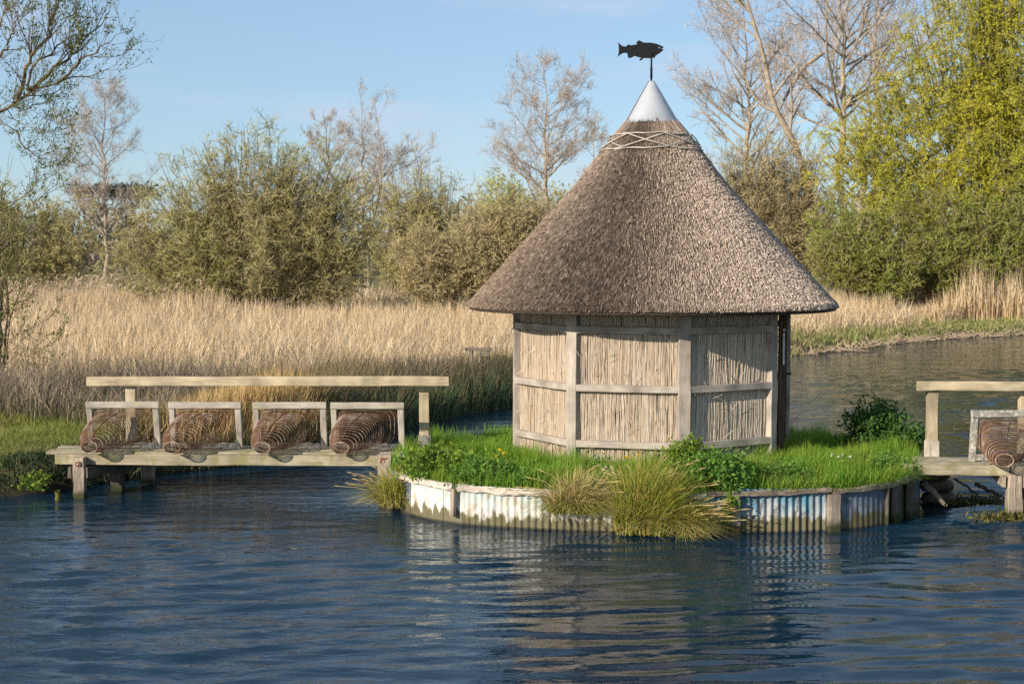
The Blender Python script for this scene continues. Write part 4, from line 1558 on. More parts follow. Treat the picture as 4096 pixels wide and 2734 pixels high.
# overhanging grass along the front edge of the island
s = rg.uniform(.2, 8.3, 5200)
pp, nn = isle_at(s, rg.uniform(-.16, .02, 5200))
over = sstep(.42, .75, vnoise(s * 1.3, s * 0, 14)) + .25 + .6 * (s > 6.6)
h = rg.uniform(.05, .17, 5200) * over
ln = nn * rg.uniform(.0, .16, (5200, 1)) * over[:, None] + rg.normal(0, .04, (5200, 2))
base = np.stack([pp[:, 0], pp[:, 1], np.full(5200, .43)], -1)
o = put('edge_grass', blades(base, h, ln, rg.uniform(.006, .010, 5200), 3, droop=1.1, rg=rg), MAT['grass'])
tag(o, 'grass spilling over the timber edging of the island', None, kind='stuff')

# left bank grass
P = scatter(30000, -12, -3.2, 16.2, 24.5, lambda x, y: (river_dist(x, y) > .32) & in_view(x, y, .6) & (y < 22.4 - .2 * (x + 7)), rg, 1.2)
rough = sstep(.9, .0, river_dist(P[:, 0], P[:, 1])) * .12 + sstep(20.3, 22.5, P[:, 1]) * .22
h = (.04 + .07 * vnoise(P[:, 0] * 2, P[:, 1] * 2, 4) + rough) * rg.uniform(.5, 1.4, len(P))
base = np.stack([P[:, 0], P[:, 1], ground_z(P[:, 0], P[:, 1]) - .01], -1)
o = put('bank_grass', blades(base, h, rg.normal(0, .06, (len(P), 2)), rg.uniform(.006, .012, len(P)), 2, rg=rg), MAT['bank_grass'])
tag(o, 'short green grass on the left bank beside the walkway', None, kind='stuff')

P = scatter(2600, -9, -4.9, 16.2, 19, lambda x, y: (river_dist(x, y) > .05) & (river_dist(x, y) < .5) & in_view(x, y, .4), rg)
h = rg.uniform(.06, .22, len(P))
base = np.stack([P[:, 0], P[:, 1], ground_z(P[:, 0], P[:, 1]) + .01], -1)
ln = rg.normal(0, .1, (len(P), 2)) + np.array([.06, -.12])
o = put('bank_edge_growth', blades(base, h, ln, rg.uniform(.008, .016, len(P)), 3, droop=1.2, rg=rg), MAT['sedge'])
tag(o, 'dark hanging growth along the undercut left bank', None, kind='stuff')

# dark dead stems and rank growth behind the left bank
P = scatter(15000, -13, 2.6, 20.8, 31.5, lambda x, y: (river_dist(x, y) > .25) & in_view(x, y, .6) & (y > 21.0 - .12 * (x + 7)) & (y < 29.0 + .35 * (x + 3)), rg, 1.0)
h = (.42 + .6 * vnoise(P[:, 0] * .8, P[:, 1] * .8, 8)) * rg.uniform(.5, 1.3, len(P))
base = np.stack([P[:, 0], P[:, 1], ground_z(P[:, 0], P[:, 1]) - .02], -1)
ln = rg.normal(0, .24, (len(P), 2)) * (.5 + h[:, None])
o = put('dead_stems', blades(base, h, ln, rg.uniform(.006, .016, len(P)), 2, droop=.4, rg=rg), MAT['dark_stem'])
tag(o, 'tangle of dark dead stems along the edge of the reed bed', None, kind='stuff')
P = P[:9000]
h = (.2 + .35 * vnoise(P[:, 0] * 1.1, P[:, 1] * .9, 18)) * rg.uniform(.5, 1.3, len(P))
base = np.stack([P[:, 0], P[:, 1], ground_z(P[:, 0], P[:, 1]) - .02], -1) + rg.normal(0, .1, (9000, 3)) * np.array([1, 1, 0])
o = put('rank_grass', blades(base, h, rg.normal(0, .16, (len(P), 2)), rg.uniform(.008, .016, len(P)), 2, rg=rg), MAT['sedge'])
tag(o, 'dark blue-green rank grass among the dead stems', None, kind='stuff')

# sedge and reedmace fringe at the water's edge
P = scatter(22000, -5.4, 9, 18.6, 40, lambda x, y: (river_dist(x, y) > -.25) & (river_dist(x, y) < 1.9) & in_view(x, y, .6), rg, 1.3)
h = (.62 + .3 * vnoise(P[:, 0] * 1.2, P[:, 1] * 1.2, 11)) * rg.uniform(.55, 1.2, len(P))
h *= np.where(P[:, 1] < 22, .7, 1.0)
base = np.stack([P[:, 0], P[:, 1], np.maximum(ground_z(P[:, 0], P[:, 1]), -.05)], -1)
ln = rg.normal(0, .17, (len(P), 2)) + np.array([.05, -.06])
o = put('sedge_fringe', blades(base, h, ln, rg.uniform(.010, .02, len(P)), 2, droop=.5, rg=rg), MAT['sedge'])
tag(o, 'dark green and brown sedge fringe along the water behind the walkway', None, kind='stuff')

# golden cut reeds behind the traps
def cut_keep(x, y):
    d = river_dist(x, y)
    return (d > -.1) & (d < 1.5) & (x > -5.35) & (x < -2.75) & (y > 18.4)


P = scatter(6500, -5.4, -2.6, 18.4, 22.6, cut_keep, rg)
tall = np.interp(P[:, 0], [-5.3, -4.9, -4.4, -3.5, -2.8], [.42, .5, .72, .86, .6])
h = tall * rg.uniform(.55, 1.08, len(P))
base = np.stack([P[:, 0], P[:, 1], np.maximum(ground_z(P[:, 0], P[:, 1]), 0)], -1)
ln = rg.normal(0, .11, (len(P), 2)) + np.array([.07, -.05])
o = put('cut_reeds', blades(base, h, ln, rg.uniform(.010, .019, len(P)), 2, droop=.2, rg=rg), MAT['cut_reed'])
tag(o, 'golden brown cut reed stubble standing behind the eel traps', None, kind='stuff')
n = 500
P = P[:n]
base = np.stack([P[:, 0], P[:, 1] - .2, np.full(n, .02)], -1)
o = put('pale_roots', blades(base, rg.uniform(.08, .3, n), rg.normal(0, .15, (n, 2)), rg.uniform(.008, .014, n), 3, droop=1, rg=rg), MAT['reed'])
tag(o, 'pale dead leaves trailing at the foot of the cut reeds', None, kind='stuff')

# main reed bed
def reed_keep(x, y):
    d = river_dist(x, y)
    return (d > 1.7) & in_view(x, y, 2) & (y > 27.5 - .3 * (x + 3)) & (x < 16)


P = scatter(60000, -28, 16, 26.5, 74, reed_keep, rg, 1.45)
ry = P[:, 1]
h = (.62 + .45 * vnoise(P[:, 0] * .5, ry * .5, 12) + .25 * vnoise(P[:, 0] * 2, ry * 2, 13)) * np.interp(ry, [26, 32, 45, 60, 74], [.55, .85, 1.0, 1.05, 1.3]) * rg.uniform(.6, 1.2, len(P))
# lower and flattened along the front, taller towards the left rear
h *= np.where((P[:, 0] < -11) & (ry > 52), 1.28, 1.0)
base = np.stack([P[:, 0], ry, ground_z(P[:, 0], ry) - .02], -1)
flat = vnoise(P[:, 0] * .7, ry * .7, 15)
ln = rg.normal(0, .2, (len(P), 2)) + np.array([.1, -.02]) + (flat[:, None] > .55) * rg.normal(0, .35, (len(P), 2))
w = rg.uniform(.010, .02, len(P)) * np.interp(ry, [26, 74], [1.0, 2.4])
o = put('reed_bed', blades(base, h, ln, w, 2, droop=.3, rg=rg), MAT['reed'])
tag(o, 'wide bed of dead straw-coloured reeds across the left bank', None, kind='stuff')
P = scatter(700, -27, -12, 54, 74, reed_keep, rg)
z0 = ground_z(P[:, 0], P[:, 1])
hh = rg.uniform(1.35, 1.95, len(P))
base = np.stack([P[:, 0], P[:, 1], z0], -1)
ln = rg.normal(0, .12, (len(P), 2)) + np.array([.12, 0])
tips = base + np.stack([ln[:, 0], ln[:, 1], hh * .97], -1)
o = put('reed_plumes', blades(base, hh, ln, np.full(len(P), .03), 2, droop=.05, rg=rg) + [leaves(np.repeat(tips, 2, 0) + rg.normal(0, .03, (len(tips) * 2, 3)), .2, .3, rg=rg, up=.3, direction=np.array([.5, 0, .5]))], MAT['reed_plume'])
tag(o, 'tall feathery reeds at the far left of the reed bed', None, kind='stuff')

# far right bank: reeds above, grass at the water
def far_keep(x, y):
    d = river_dist(x, y)
    return (d > -.1) & (d < 12) & (x > 6) & (x < 27) & (y < 70)


P = scatter(30000, 6, 27, 38, 70, far_keep, rg)
d = river_dist(P[:, 0], P[:, 1])
sel = d < 2.3 + 3.2 * vnoise(P[:, 0] * .5, P[:, 1] * .5, 31)
A = P[sel]
h = (.14 + .42 * vnoise(A[:, 0] * .9, A[:, 1] * .9, 33) ** 2) * rg.uniform(.5, 1.4, len(A))
base = np.stack([A[:, 0], A[:, 1], np.maximum(ground_z(A[:, 0], A[:, 1]), -.02)], -1)
o = put('far_bank_grass', blades(base, h, rg.normal(0, .16, (len(A), 2)), rg.uniform(.02, .04, len(A)), 2, rg=rg), MAT['far_grass'])
tag(o, 'green and straw grass tufts along the far bank right of the hut', None, kind='stuff')
B = P[~sel]
big = sstep(18, 20.5, B[:, 0]) * .9
h = (.55 + 1.25 * vnoise(B[:, 0] * .7, B[:, 1] * .7, 35) ** 1.5 + big * 1.25) * rg.uniform(.55, 1.15, len(B))
base = np.stack([B[:, 0], B[:, 1], ground_z(B[:, 0], B[:, 1])], -1)
o = put('far_reeds', blades(base, h, rg.normal(0, .2, (len(B), 2)), rg.uniform(.02, .042, len(B)), 2, droop=.3, rg=rg), MAT['reed'])
tag(o, 'dry pale reeds standing on the far bank right of the hut', None, kind='stuff')
n = 500
P = scatter(n, 9, 24, 42, 60, lambda x, y: np.abs(river_dist(x, y)) < .35, rg)
base = np.stack([P[:, 0], P[:, 1], np.full(n, .03)], -1)
dr = rg.normal(0, 1, (n, 3)) * np.array([1, .5, .22])
t_ = base + dr * .4 + np.array([0, 0, .12])
o = put('bank_debris', [tubes(np.stack([base, (base + t_) / 2, t_], 1), np.full((n, 3), .016), 3)], MAT['reed_plume'])
tag(o, 'pale dead sticks and flotsam along the far waterline', None, kind='stuff')

# ------------------------------------------------------------------ tussocks and herbs on the island
def tussock(label, px, z, spread, hgt, n, mats, seed, lean=(0, 0), fwd=.1, heads=0):
    rg = np.random.default_rng(seed)
    s = isle_s(px)
    p, nn = isle_at(np.array([s]), np.array([fwd]))
    c = np.array([p[0, 0], p[0, 1], z])
    t = thing('sedge_tussock', label, 'tussock', c, 'sedge tussocks growing out of the island wall')
    ncr = 6
    tg = np.array([nn[0, 1], -nn[0, 0]]) * -1
    cro = rg.uniform(-.42, .42, ncr) * spread
    crh = rg.uniform(.6, 1.1, ncr)
    crl = rg.normal(0, .22, (ncr, 2)) * spread
    for q, (m, frac) in enumerate(mats):
        k = int(n * frac)
        cr = rg.integers(0, ncr, k)
        a = rg.uniform(0, 2 * math.pi, k)
        rr = np.abs(rg.normal(0, .42, k))
        out = np.stack([np.cos(a), np.sin(a) * .7], -1) * (rr * spread * .62)[:, None] + (np.array(lean)[None] + crl[cr]) * rg.uniform(.2, 1.3, (k, 1)) + np.stack([cro[cr] * .5, 0 * a], -1)
        b = np.stack([c[0] + tg[0] * cro[cr] * .5 + np.cos(a) * .08 + rg.normal(0, .04, k), c[1] + tg[1] * cro[cr] * .5 + np.sin(a) * .05 + rg.normal(0, .02, k), z + rg.uniform(-.03, .06, k)], -1)
        hh = hgt * crh[cr] * rg.uniform(.4, 1.15, k) * (1 if q == 0 else .7)
        sgs = blades(b, hh, out, rg.uniform(.005, .0095, k), 4, droop=1.0 if q == 0 else 1.4, rg=rg)
        put('blades' if q == 0 else 'dead_blades', sgs, MAT[m], t, kind='stuff')
    if heads:
        a = rg.uniform(0, 2 * math.pi, heads)
        rr = rg.uniform(.3, 1.0, heads)
        out = np.stack([np.cos(a), np.sin(a) * .6], -1) * (rr * spread * .85)[:, None] + np.array(lean)[None]
        h = hgt * rg.uniform(.6, 1.12, heads) * (1.1 - .5 * rr)
        P0 = np.stack([np.full(heads, c[0]), np.full(heads, c[1]), np.full(heads, z)], -1)
        P3 = P0 + np.stack([out[:, 0], out[:, 1], h], -1)
        P1 = P0 + (P3 - P0) * np.array([.3, .3, .6])
        P2 = P0 + (P3 - P0) * np.array([.7, .7, .93])
        put('seed_stems', [tubes(np.stack([P0, P1, P2, P3], 1), np.full((heads, 4), .0026), 3)], MAT['seed_head'], t, kind='stuff')
        d = norm(P3 - P2)
        L = rg.uniform(.05, .11, heads)[:, None]
        hd = np.stack([P3 - d * L * .2, P3 + d * L * .4, P3 + d * L], 1)
        put('seed_spikes', [tubes(hd, np.stack([np.full(heads, .003), np.full(heads, .0065), np.full(heads, .002)], 1), 4)], MAT['seed_head'], t, kind='stuff')
    return t


tussock('big yellow-green sedge tussock spilling into the water at the front of the island', 2570, .04, .95, .84, 3000, [('tussock_green', .78), ('tussock_straw', .22)], 41, (.12, -.10), .16, 45)
tussock('second yellow-green sedge tussock trailing low to the right of the big one', 2740, .02, .55, .42, 1200, [('tussock_green', .75), ('tussock_straw', .25)], 45, (.12, -.12), .16, 60)
tussock('pale straw-coloured drooping tussock left of the big green one', 2290, .22, .8, .52, 2300, [('tussock_straw', .6), ('tussock_green', .4)], 42, (-.02, -.12), .06, 25)
tussock('smaller grassy tussock at the left corner of the island', 1605, .08, .6, .46, 1300, [('tussock_green', .7), ('tussock_straw', .3)], 43, (-.12, -.06), .10, 40)


def herb(name, label, cat, pos, height, spread, stems, leafn, leaf, mat, seed, group=None, flat=.6, aspect=.5):
    """bushy leafy plant: branching stems with small leaflets along side shoots"""
    rg = np.random.default_rng(seed)
    t = thing(name, label, cat, pos, group)
    p = np.array(pos, float)
    a = rg.uniform(0, 2 * math.pi, stems)
    r = np.sqrt(rg.uniform(.02, 1, stems)) * spread
    top = np.stack([p[0] + np.cos(a) * r, p[1] + np.sin(a) * r * .8, p[2] + height * (1 - flat * (r / spread) ** 2) * rg.uniform(.75, 1.05, stems)], -1)
    b = p[None] + np.stack([np.cos(a) * r * .3, np.sin(a) * r * .25, 0 * a], -1)
    mid_ = b * .45 + top * .55 + np.stack([0 * a, 0 * a, height * .08 + 0 * a], -1)
    S = np.stack([b, mid_, top], 1)
    R = np.full((stems, 3), .005)
    Q, RQ = grow(S, R, 9, .15, 1.0, spread * .5, (35, 75), K=3, up=.05, rr=.5, rg=rg, rmin=.0015)
    put('stems', [tubes(S, R, 4), tubes(Q, RQ, 3)], MAT['stem'], t, kind='stuff')
    allp = Q[:, 1:].reshape(-1, 3)
    k = rg.integers(0, len(Q), leafn)
    u = rg.uniform(.2, 1.05, leafn)[:, None]
    pts = Q[k, 0] * (1 - u) + Q[k, 2] * u + rg.normal(0, leaf * .35, (leafn, 3))
    put('leaves', [leaves(pts, leaf, aspect, rg=rg, up=.35)], MAT[mat], t, kind='stuff')
    return t


def gp(px, y, off=0.0):
    """a spot on the island turf at column px, Y = y"""
    X = (px - 2048) / 5689 * (y + .12)
    return (X, y, .44)


herb('hemlock_plant', 'tall bright green feathery-leaved plant at the front of the island by the right-hand hut wall', 'plant', gp(2745, 15.42), .52, .28, 30, 3000, .05, 'herb_light', 61)
herb('hemlock_plant', 'low spreading feathery-leaved green plant hanging over the wall right of the big tussock', 'plant', gp(2850, 15.12), .32, .46, 40, 3200, .05, 'herb', 62)
herb('leafy_plant', 'green leafy plants crowding the left corner of the island', 'plant', gp(1760, 16.0), .26, .40, 36, 1500, .058, 'herb_light', 63, aspect=.6)
herb('leafy_plant', 'green nettles growing along the left front edge of the island', 'plant', gp(1935, 15.55), .20, .34, 26, 1000, .05, 'herb', 64, aspect=.55)
herb('leafy_plant', 'small dark leafy plant on the front edge between the tussock and the post', 'plant', gp(2125, 15.3), .16, .22, 18, 560, .045, 'herb', 65)
herb('nettle_plant', 'clump of dusty nettles on the right front edge of the island', 'plant', gp(3140, 15.35), .2, .34, 26, 900, .04, 'herb', 66)
herb('nettle_plant', 'nettles hanging at the right end of the island by the walkway', 'plant', gp(3560, 16.0), .2, .3, 26, 900, .042, 'herb', 67)
herb('dark_shrub', 'dark green bushy plant in shade behind the right side of the island', 'shrub', (4.70, 18.25, .44), .66, .42, 36, 4200, .055, 'herb_dark', 68, flat=.75, aspect=.5)
herb('dark_shrub', 'low dark leafy shoot beside the handrail post on the island', 'shrub', (5.0, 17.9, .42), .40, .24, 20, 1200, .07, 'herb_dark', 69, flat=.5)
herb('ivy_plant', 'trailing ivy on the post at the middle of the blue iron wall', 'plant', (2.27, 14.75, .12), .3, .1, 10, 170, .05, 'herb_light', 70, aspect=.8)
herb('bank_herb', 'bright green leaves hanging at the foot of the left bank', 'plant', (-5.86, 17.4, .06), .18, .2, 14, 260, .05, 'herb_light', 71, aspect=.7)


def dandelion(px, py, Y, label):
    p = spot(px, py, Y)
    t = thing('dandelion', label, 'flower', (p[0], p[1], .45), 'dandelions in the island grass')
    put('flower_stem', [tubes(np.array([[(p[0], p[1], .45), (p[0], p[1], (p[2] + .45) / 2), (p[0], p[1], p[2])]]), np.full((1, 3), .003), 4)], MAT['stem'], t)
    rg = np.random.default_rng(int(px))
    n = 60
    a = rg.uniform(0, 2 * math.pi, n)
    el = rg.uniform(.05, 1.3, n)
    d = np.stack([np.cos(a) * np.cos(el), np.sin(a) * np.cos(el), np.sin(el)], -1)
    put('flower_head', [leaves(np.repeat(p[None], n, 0) + d * .004, .026, .3, rg=rg, up=0, direction=d * 3)], MAT['petal_yellow'], t)


for px, py, Y, lab in ((1147, 1034, 15.9, 'left yellow dandelion of the pair before the left hut panel'), (1139, 1049, 15.7, 'lower left yellow dandelion of the group of three'),
                       (1157, 1041, 15.8, 'right yellow dandelion of the group of three'), (1465, 1044, 15.5, 'yellow dandelion in front of the middle hut panel, right of its neighbour'),
                       (1438, 1050, 15.5, 'yellow dandelion in front of the middle hut panel, left of its neighbour')):
    dandelion(px, py, Y, lab)


def dead_nettle(px, py, Y, n, w, hgt, label):
    p = spot(px, py, Y)
    t = thing('white_flower', label, 'flower', (p[0], p[1], .44), 'white flowering dead-nettles on the island')
    rg = np.random.default_rng(int(px * 3))
    x = rg.normal(0, w, n)
    top = np.stack([p[0] + x, p[1] + rg.normal(0, w * .6, n), p[2] + rg.uniform(-hgt, hgt * .3, n)], -1)
    b = top.copy()
    b[:, 2] = .44
    put('stems', [tubes(np.stack([b, (b + top) / 2, top], 1), np.full((n, 3), .003), 3)], MAT['stem'], t, kind='stuff')
    pts = np.repeat(top, 9, 0) + rg.normal(0, .009, (n * 9, 3)) * np.array([1, 1, 1.6])
    put('blossoms', [leaves(pts, .019, .7, rg=rg)], MAT['petal_white'], t, kind='stuff')
    lf = np.repeat(top, 7, 0) - np.array([0, 0, 1]) * rg.uniform(.01, .12, (n * 7, 1)) + rg.normal(0, .018, (n * 7, 3))
    put('leaves', [leaves(lf, .045, .55, rg=rg)], MAT['herb'], t, kind='stuff')


dead_nettle(1395, 1072, 15.15, 9, .09, .10, 'white flowering dead-nettle beside the big tussock')
dead_nettle(1384, 1042, 15.35, 6, .06, .06, 'white flower spikes in the grass under the middle hut panel')
dead_nettle(914, 1038, 16.2, 6, .06, .07, 'white flowers at the left tip of the island by the traps')
dead_nettle(1692, 1038, 15.55, 6, .05, .04, 'white flowers in the grass in front of the right hut panel')
dead_nettle(1605, 1036, 15.4, 2, .02, .03, 'single white flower above the feathery plant')
dead_nettle(1940, 1044, 15.9, 4, .07, .03, 'white flowers in the grass at the right of the island')
n = 90
s = np.concatenate([rg.uniform(1.0, 3.4, 60), rg.uniform(5.4, 6.4, 30)])
pp, nn = isle_at(s, rg.uniform(-.14, -.03, n))
o = put('violets', [leaves(np.stack([pp[:, 0], pp[:, 1], rg.uniform(.45, .50, n)], -1), .017, .8, rg=rg)], MAT['petal_violet'])
tag(o, 'tiny violet flowers along the edge of the island', None, kind='stuff')

# ------------------------------------------------------------------ trees and bushes
def bare_tree(label, x, y_base, y_top, Y, crown_px, seed, twig='twig_pink', bark='bark_pale', limbs=34, lean=0.0, broad=1.0, low=.18, up=.16, fork=1, per=(9, 8, 4), twr=.009, group='bare leafless trees behind the bushes'):
    rg = np.random.default_rng(seed)
    b, top = spot(x, y_base, Y), spot(x + lean, y_top, Y)
    gz_ = float(ground_z(b[0], Y))
    b[2] = gz_
    H = top[2] - gz_
    rad = crown_px / 2349 * 4096 / 5689 * Y / 2
    t = thing('bare_tree', label, 'tree', b, group)
    trunks = []
    for q in range(fork):
        off = (q - (fork - 1) / 2) * rad * .35
        pts = [b + np.array([off * .15, 0, 0]), b + (top - b) * .3 + np.array([off * .5, 0, 0]), b + (top - b) * .62 + np.array([off * .9 + rg.normal(0, .02) * H, 0, 0]), top + np.array([off, 0, -abs(off) * .3])]
        trunks.append(spline(pts, 16))
    P0 = np.array(trunks)
    P0[:, 1:-1] += rg.normal(0, .006 * H, (fork, 14, 3)) * np.array([1, 1, .2])
    r0 = H * .0135
    R0 = np.linspace(1, .06, 16)[None] ** 1.1 * r0 * np.ones((fork, 1))

    def limb_len(tt, M):
        v = (tt - low) / (1 - low)
        return rad * broad * (1.75 * (1 - v ** 1.8) ** .8 + .22) * rg.uniform(.6, 1.15, M)
    P1, R1 = grow(P0, R0, limbs // fork, low, .97, limb_len, (42, 72), K=8, up=up * .42, wob=.09, rr=.55, tip=.18, rg=rg, rmin=.02)
    P2, R2 = grow(P1, R1, per[0], .2, 1.0, lambda tt, M: rad * .5 * (1.15 - .6 * tt) * rg.uniform(.6, 1.2, M), (25, 60), K=5, up=.12, wob=.13, rr=.55, tip=.3, rg=rg, rmin=.012)
    Lm = np.linalg.norm(P1[:, -1] - P1[:, 0], axis=1)
    kp = rg.uniform(size=len(P2)) < np.repeat(np.clip(Lm / Lm.max() * 1.25, .12, 1), per[0])
    P2, R2 = P2[kp], R2[kp]
    P3, R3 = grow(P2, R2, per[1], .15, 1.0, rad * .2, (25, 65), K=4, up=.13, wob=.15, rr=.6, tip=.5, rg=rg, rmin=twr)
    P4, R4 = grow(P3, R3, per[2] + 1, .2, 1.0, rad * .10, (25, 70), K=2, up=.13, wob=.15, rr=.7, tip=.6, rg=rg, rmin=twr * .8)
    put('trunk', [tubes(P0, R0, 8), tubes(P1, R1, 5), tubes(P2, R2, 4)], MAT[bark], t, smooth=True)
    put('crown', [ribbons(P3, R3, rg), ribbons(P4, R4, rg)], MAT[twig], t)
    return t


def bush(name, label, cat, lobes, Y, seed, leaf='leaf_olive', twig='twig_olive', bark='bark_brown', clumps=150, nleaf=24000, lsize=.11, base=None, depth=.8, twl=.6, group=None, up=.03, twr=.008, base_z=None, aspect=.45, nstem=60, ntw=8, stem_from=6, droop=False, shell=.55):
    """many-stemmed crown: clumps of twigs and leaves through a dome made of several lobes"""
    rg = np.random.default_rng(seed)
    lob = []
    for (cx, cy, rx, ry) in lobes:
        c = spot(cx, cy, Y)
        k = 4096 / 2349 / 5689 * Y
        lob.append((c, rx * k * .98, rx * k * depth, ry * k * .98))
    area = np.array([l[1] * l[3] for l in lob])
    pick = rg.choice(len(lob), clumps, p=area / area.sum())
    d = norm(rg.normal(0, 1, (clumps, 3)))
    flip = (d[:, 1] > 0) & (rg.uniform(size=clumps) < .6)
    d[flip, 1] *= -1
    rad = rg.uniform(shell, 1.0, clumps) ** .6
    C = np.array([lob[i][0] + d[j] * rad[j] * np.array(lob[i][1:]) for j, i in enumerate(pick)])
    allc = np.array([l[0] for l in lob])
    bx = spot(base, 600, Y)[0] if base is not None else allc[:, 0].mean()
    gz_ = float(ground_z(bx, Y)) if base_z is None else base_z
    C[:, 2] = np.maximum(C[:, 2], gz_ + .35)
    t = thing(name, label, cat, (bx, Y, gz_), group)
    spread = (allc[:, 0].max() - allc[:, 0].min() + 2) * .13
    # stems fan out of the ground and bend up to every clump
    a = rg.uniform(0, 2 * math.pi, clumps)
    B = np.stack([bx + (C[:, 0] - bx) * .16 + np.cos(a) * spread * .5, Y + np.sin(a) * spread * .5, np.full(clumps, gz_ - .1)], -1)
    M1 = B * .62 + C * .38
    M1[:, 2] = gz_ + (C[:, 2] - gz_) * rg.uniform(.3, .55, clumps)
    M1 += rg.normal(0, .25, (clumps, 3))
    tt = np.linspace(0, 1, 9)[None, :, None]
    P0 = (1 - tt) ** 2 * B[:, None] + 2 * tt * (1 - tt) * M1[:, None] + tt ** 2 * C[:, None]
    P0[:, 1:-1] += rg.normal(0, .07, (clumps, 7, 3))
    H = (C[:, 2].max() - gz_)
    R0 = (np.linspace(1, .22, 9)[None] ** 1.2) * (rg.uniform(.5, 1.2, (clumps, 1)) * H * .008)
    P1, R1 = grow(P0, R0, 5, .55, 1.0, twl * 1.0, (25, 80), K=4, up=up, wob=.16, rr=.5, tip=.3, rg=rg, rmin=.012)
    P2, R2 = grow(P1, R1, ntw, .2, 1.0, twl * .8, (25, 70), K=3, up=up * 1.2, wob=.18, rr=.6, tip=.4, rg=rg, rmin=twr)
    if droop:
        P2[:, 1:, 2] -= (np.linspace(0, 1, 3)[1:] ** 1.5 * twl * .4)[None]
    ns = min(clumps, nstem)
    put('stems', [tubes(P0[:ns], R0[:ns], 4), tubes(P0[ns:, stem_from:], R0[ns:, stem_from:] * .7, 3), ribbons(P1, R1, rg)], MAT[bark], t)
    tw = [ribbons(P2, R2, rg)]
    put('twigs', tw, MAT[twig], t, kind='stuff')
    k = rg.integers(0, len(P2), nleaf)
    f = rg.uniform(.2, 2.0, nleaf)
    i = np.minimum(f.astype(int), 1)
    u = (f - i)[:, None]
    pts = P2[k, i] * (1 - u) + P2[k, i + 1] * u + rg.normal(0, lsize * .35, (nleaf, 3))
    put('leaves', [leaves3(pts, lsize, .62, rg=rg, up=.3)], MAT[leaf], t, kind='stuff')
    return t


# far woodland closing the meadow
rg = np.random.default_rng(77)
parts = []
for k in range(46):
    xx = rg.uniform(-110, 110)
    yy = rg.uniform(165, 240)
    r = rg.uniform(5, 9)
    hz = rg.uniform(8, 13.5) * (.8 if abs(xx) < 30 else 1.1)
    n = 520
    d = norm(rg.normal(0, 1, (n, 3)))
    d[:, 2] = np.abs(d[:, 2])
    pts = np.array([xx, yy, float(ground_z(xx, yy))]) + d * rg.uniform(.55, 1, (n, 1)) * np.array([r, r * .6, hz])
    parts.append(leaves(pts, 1.3, .3, rg=rg, up=.8))
o = put('distant_woodland', parts, MAT['wood_far'])
tag(o, 'far brown leafless woodland along the horizon', None, kind='stuff')
pts = []
for k in range(7):
    c = spot(rg.uniform(190, 330), rg.uniform(436, 446), 150)
    d = norm(rg.normal(0, 1, (260, 3)))
    pts.append(c + d * rg.uniform(.2, 1, (260, 1)) * np.array([2.4, 2, .8]))
o = put('distant_pines', [leaves(np.concatenate(pts), .6, .3, rg=rg, up=.2)], MAT['pine'])
tag(o, 'dark flat-topped pines on the skyline at the far left', None, kind='stuff')

bare_tree('tall bare pale poplar standing alone at the far left of the skyline', 243, 600, 212, 112, 185, 101, limbs=42, low=.26)
bare_tree('bare twin-stemmed tree rising behind the right shoulder of the big sallow bush', 842, 600, 224, 112, 165, 102, limbs=40, fork=2, low=.3)
bare_tree('faint bare tree peeping over the top of the big sallow bush', 752, 600, 243, 122, 110, 103, limbs=20, fork=2, low=.4)
bare_tree('small bare tree crown above the olive bush left of the hut', 945, 600, 322, 125, 120, 113, limbs=18, low=.4, per=(7, 5, 3))
bare_tree('tall bare poplar with pale trunk just left of the thatched roof', 1247, 620, 143, 95, 200, 104, limbs=44, low=.24, broad=1.05)
bare_tree('smaller bare tree touching the left slope of the thatched roof', 1362, 600, 272, 110, 115, 105, limbs=20, low=.3)
bare_tree('bare poplar with upright pale trunk right of the fish weathervane', 1704, 600, -22, 90, 250, 106, limbs=42, low=.3, broad=1.05)
bare_tree('large bare tree with thick grey limbs behind the yellow willow', 1927, 620, -230, 78, 420, 107, limbs=34, low=.34, broad=1.0, per=(9, 7, 4))
bare_tree('second large bare tree just left of the yellow willow', 1985, 620, -150, 92, 330, 108, limbs=30, low=.34, fork=2, broad=.9, per=(8, 7, 4))
# leaning and broken limbs at the right
stick('broken_limb', [spot(1888, 120, 76), spot(1840, 158, 75.6), spot(1798, 230, 75.2), spot(1770, 284, 75)], .14, .05, MAT['bark_pale'], 'pale snapped limb bowing down beside the large bare tree', 'broken branch')
lt = thing('leaning_tree', 'bare tree leaning left in front of the large bare tree', 'tree', spot(1862, 470, 74), 'bare leafless trees behind the bushes')
main = spline([spot(1872, 520, 74), spot(1850, 420, 74), spot(1822, 330, 74), spot(1775, 240, 74), spot(1752, 130, 74), spot(1716, 10, 74), spot(1700, -60, 74)], 16)[None]
Rm = np.linspace(.24, .05, 16)[None]
P1, R1 = grow(main, Rm, 13, .35, 1.0, 3.2, (25, 55), K=7, up=.12, wob=.1, rr=.6, tip=.2, rg=rg, rmin=.02)
P2, R2 = grow(P1, R1, 7, .2, 1, 1.5, (25, 60), K=5, up=.15, rg=rg, rmin=.014)
P3, R3 = grow(P2, R2, 5, .2, 1, .7, (25, 60), K=4, up=.15, rg=rg, rmin=.011)
put('trunk', [tubes(main, Rm, 7), tubes(P1, R1, 5), tubes(P2, R2, 3)], MAT['bark_pale'], lt, smooth=True)
put('crown', [ribbons(P3, R3)], MAT['twig_pink'], lt)

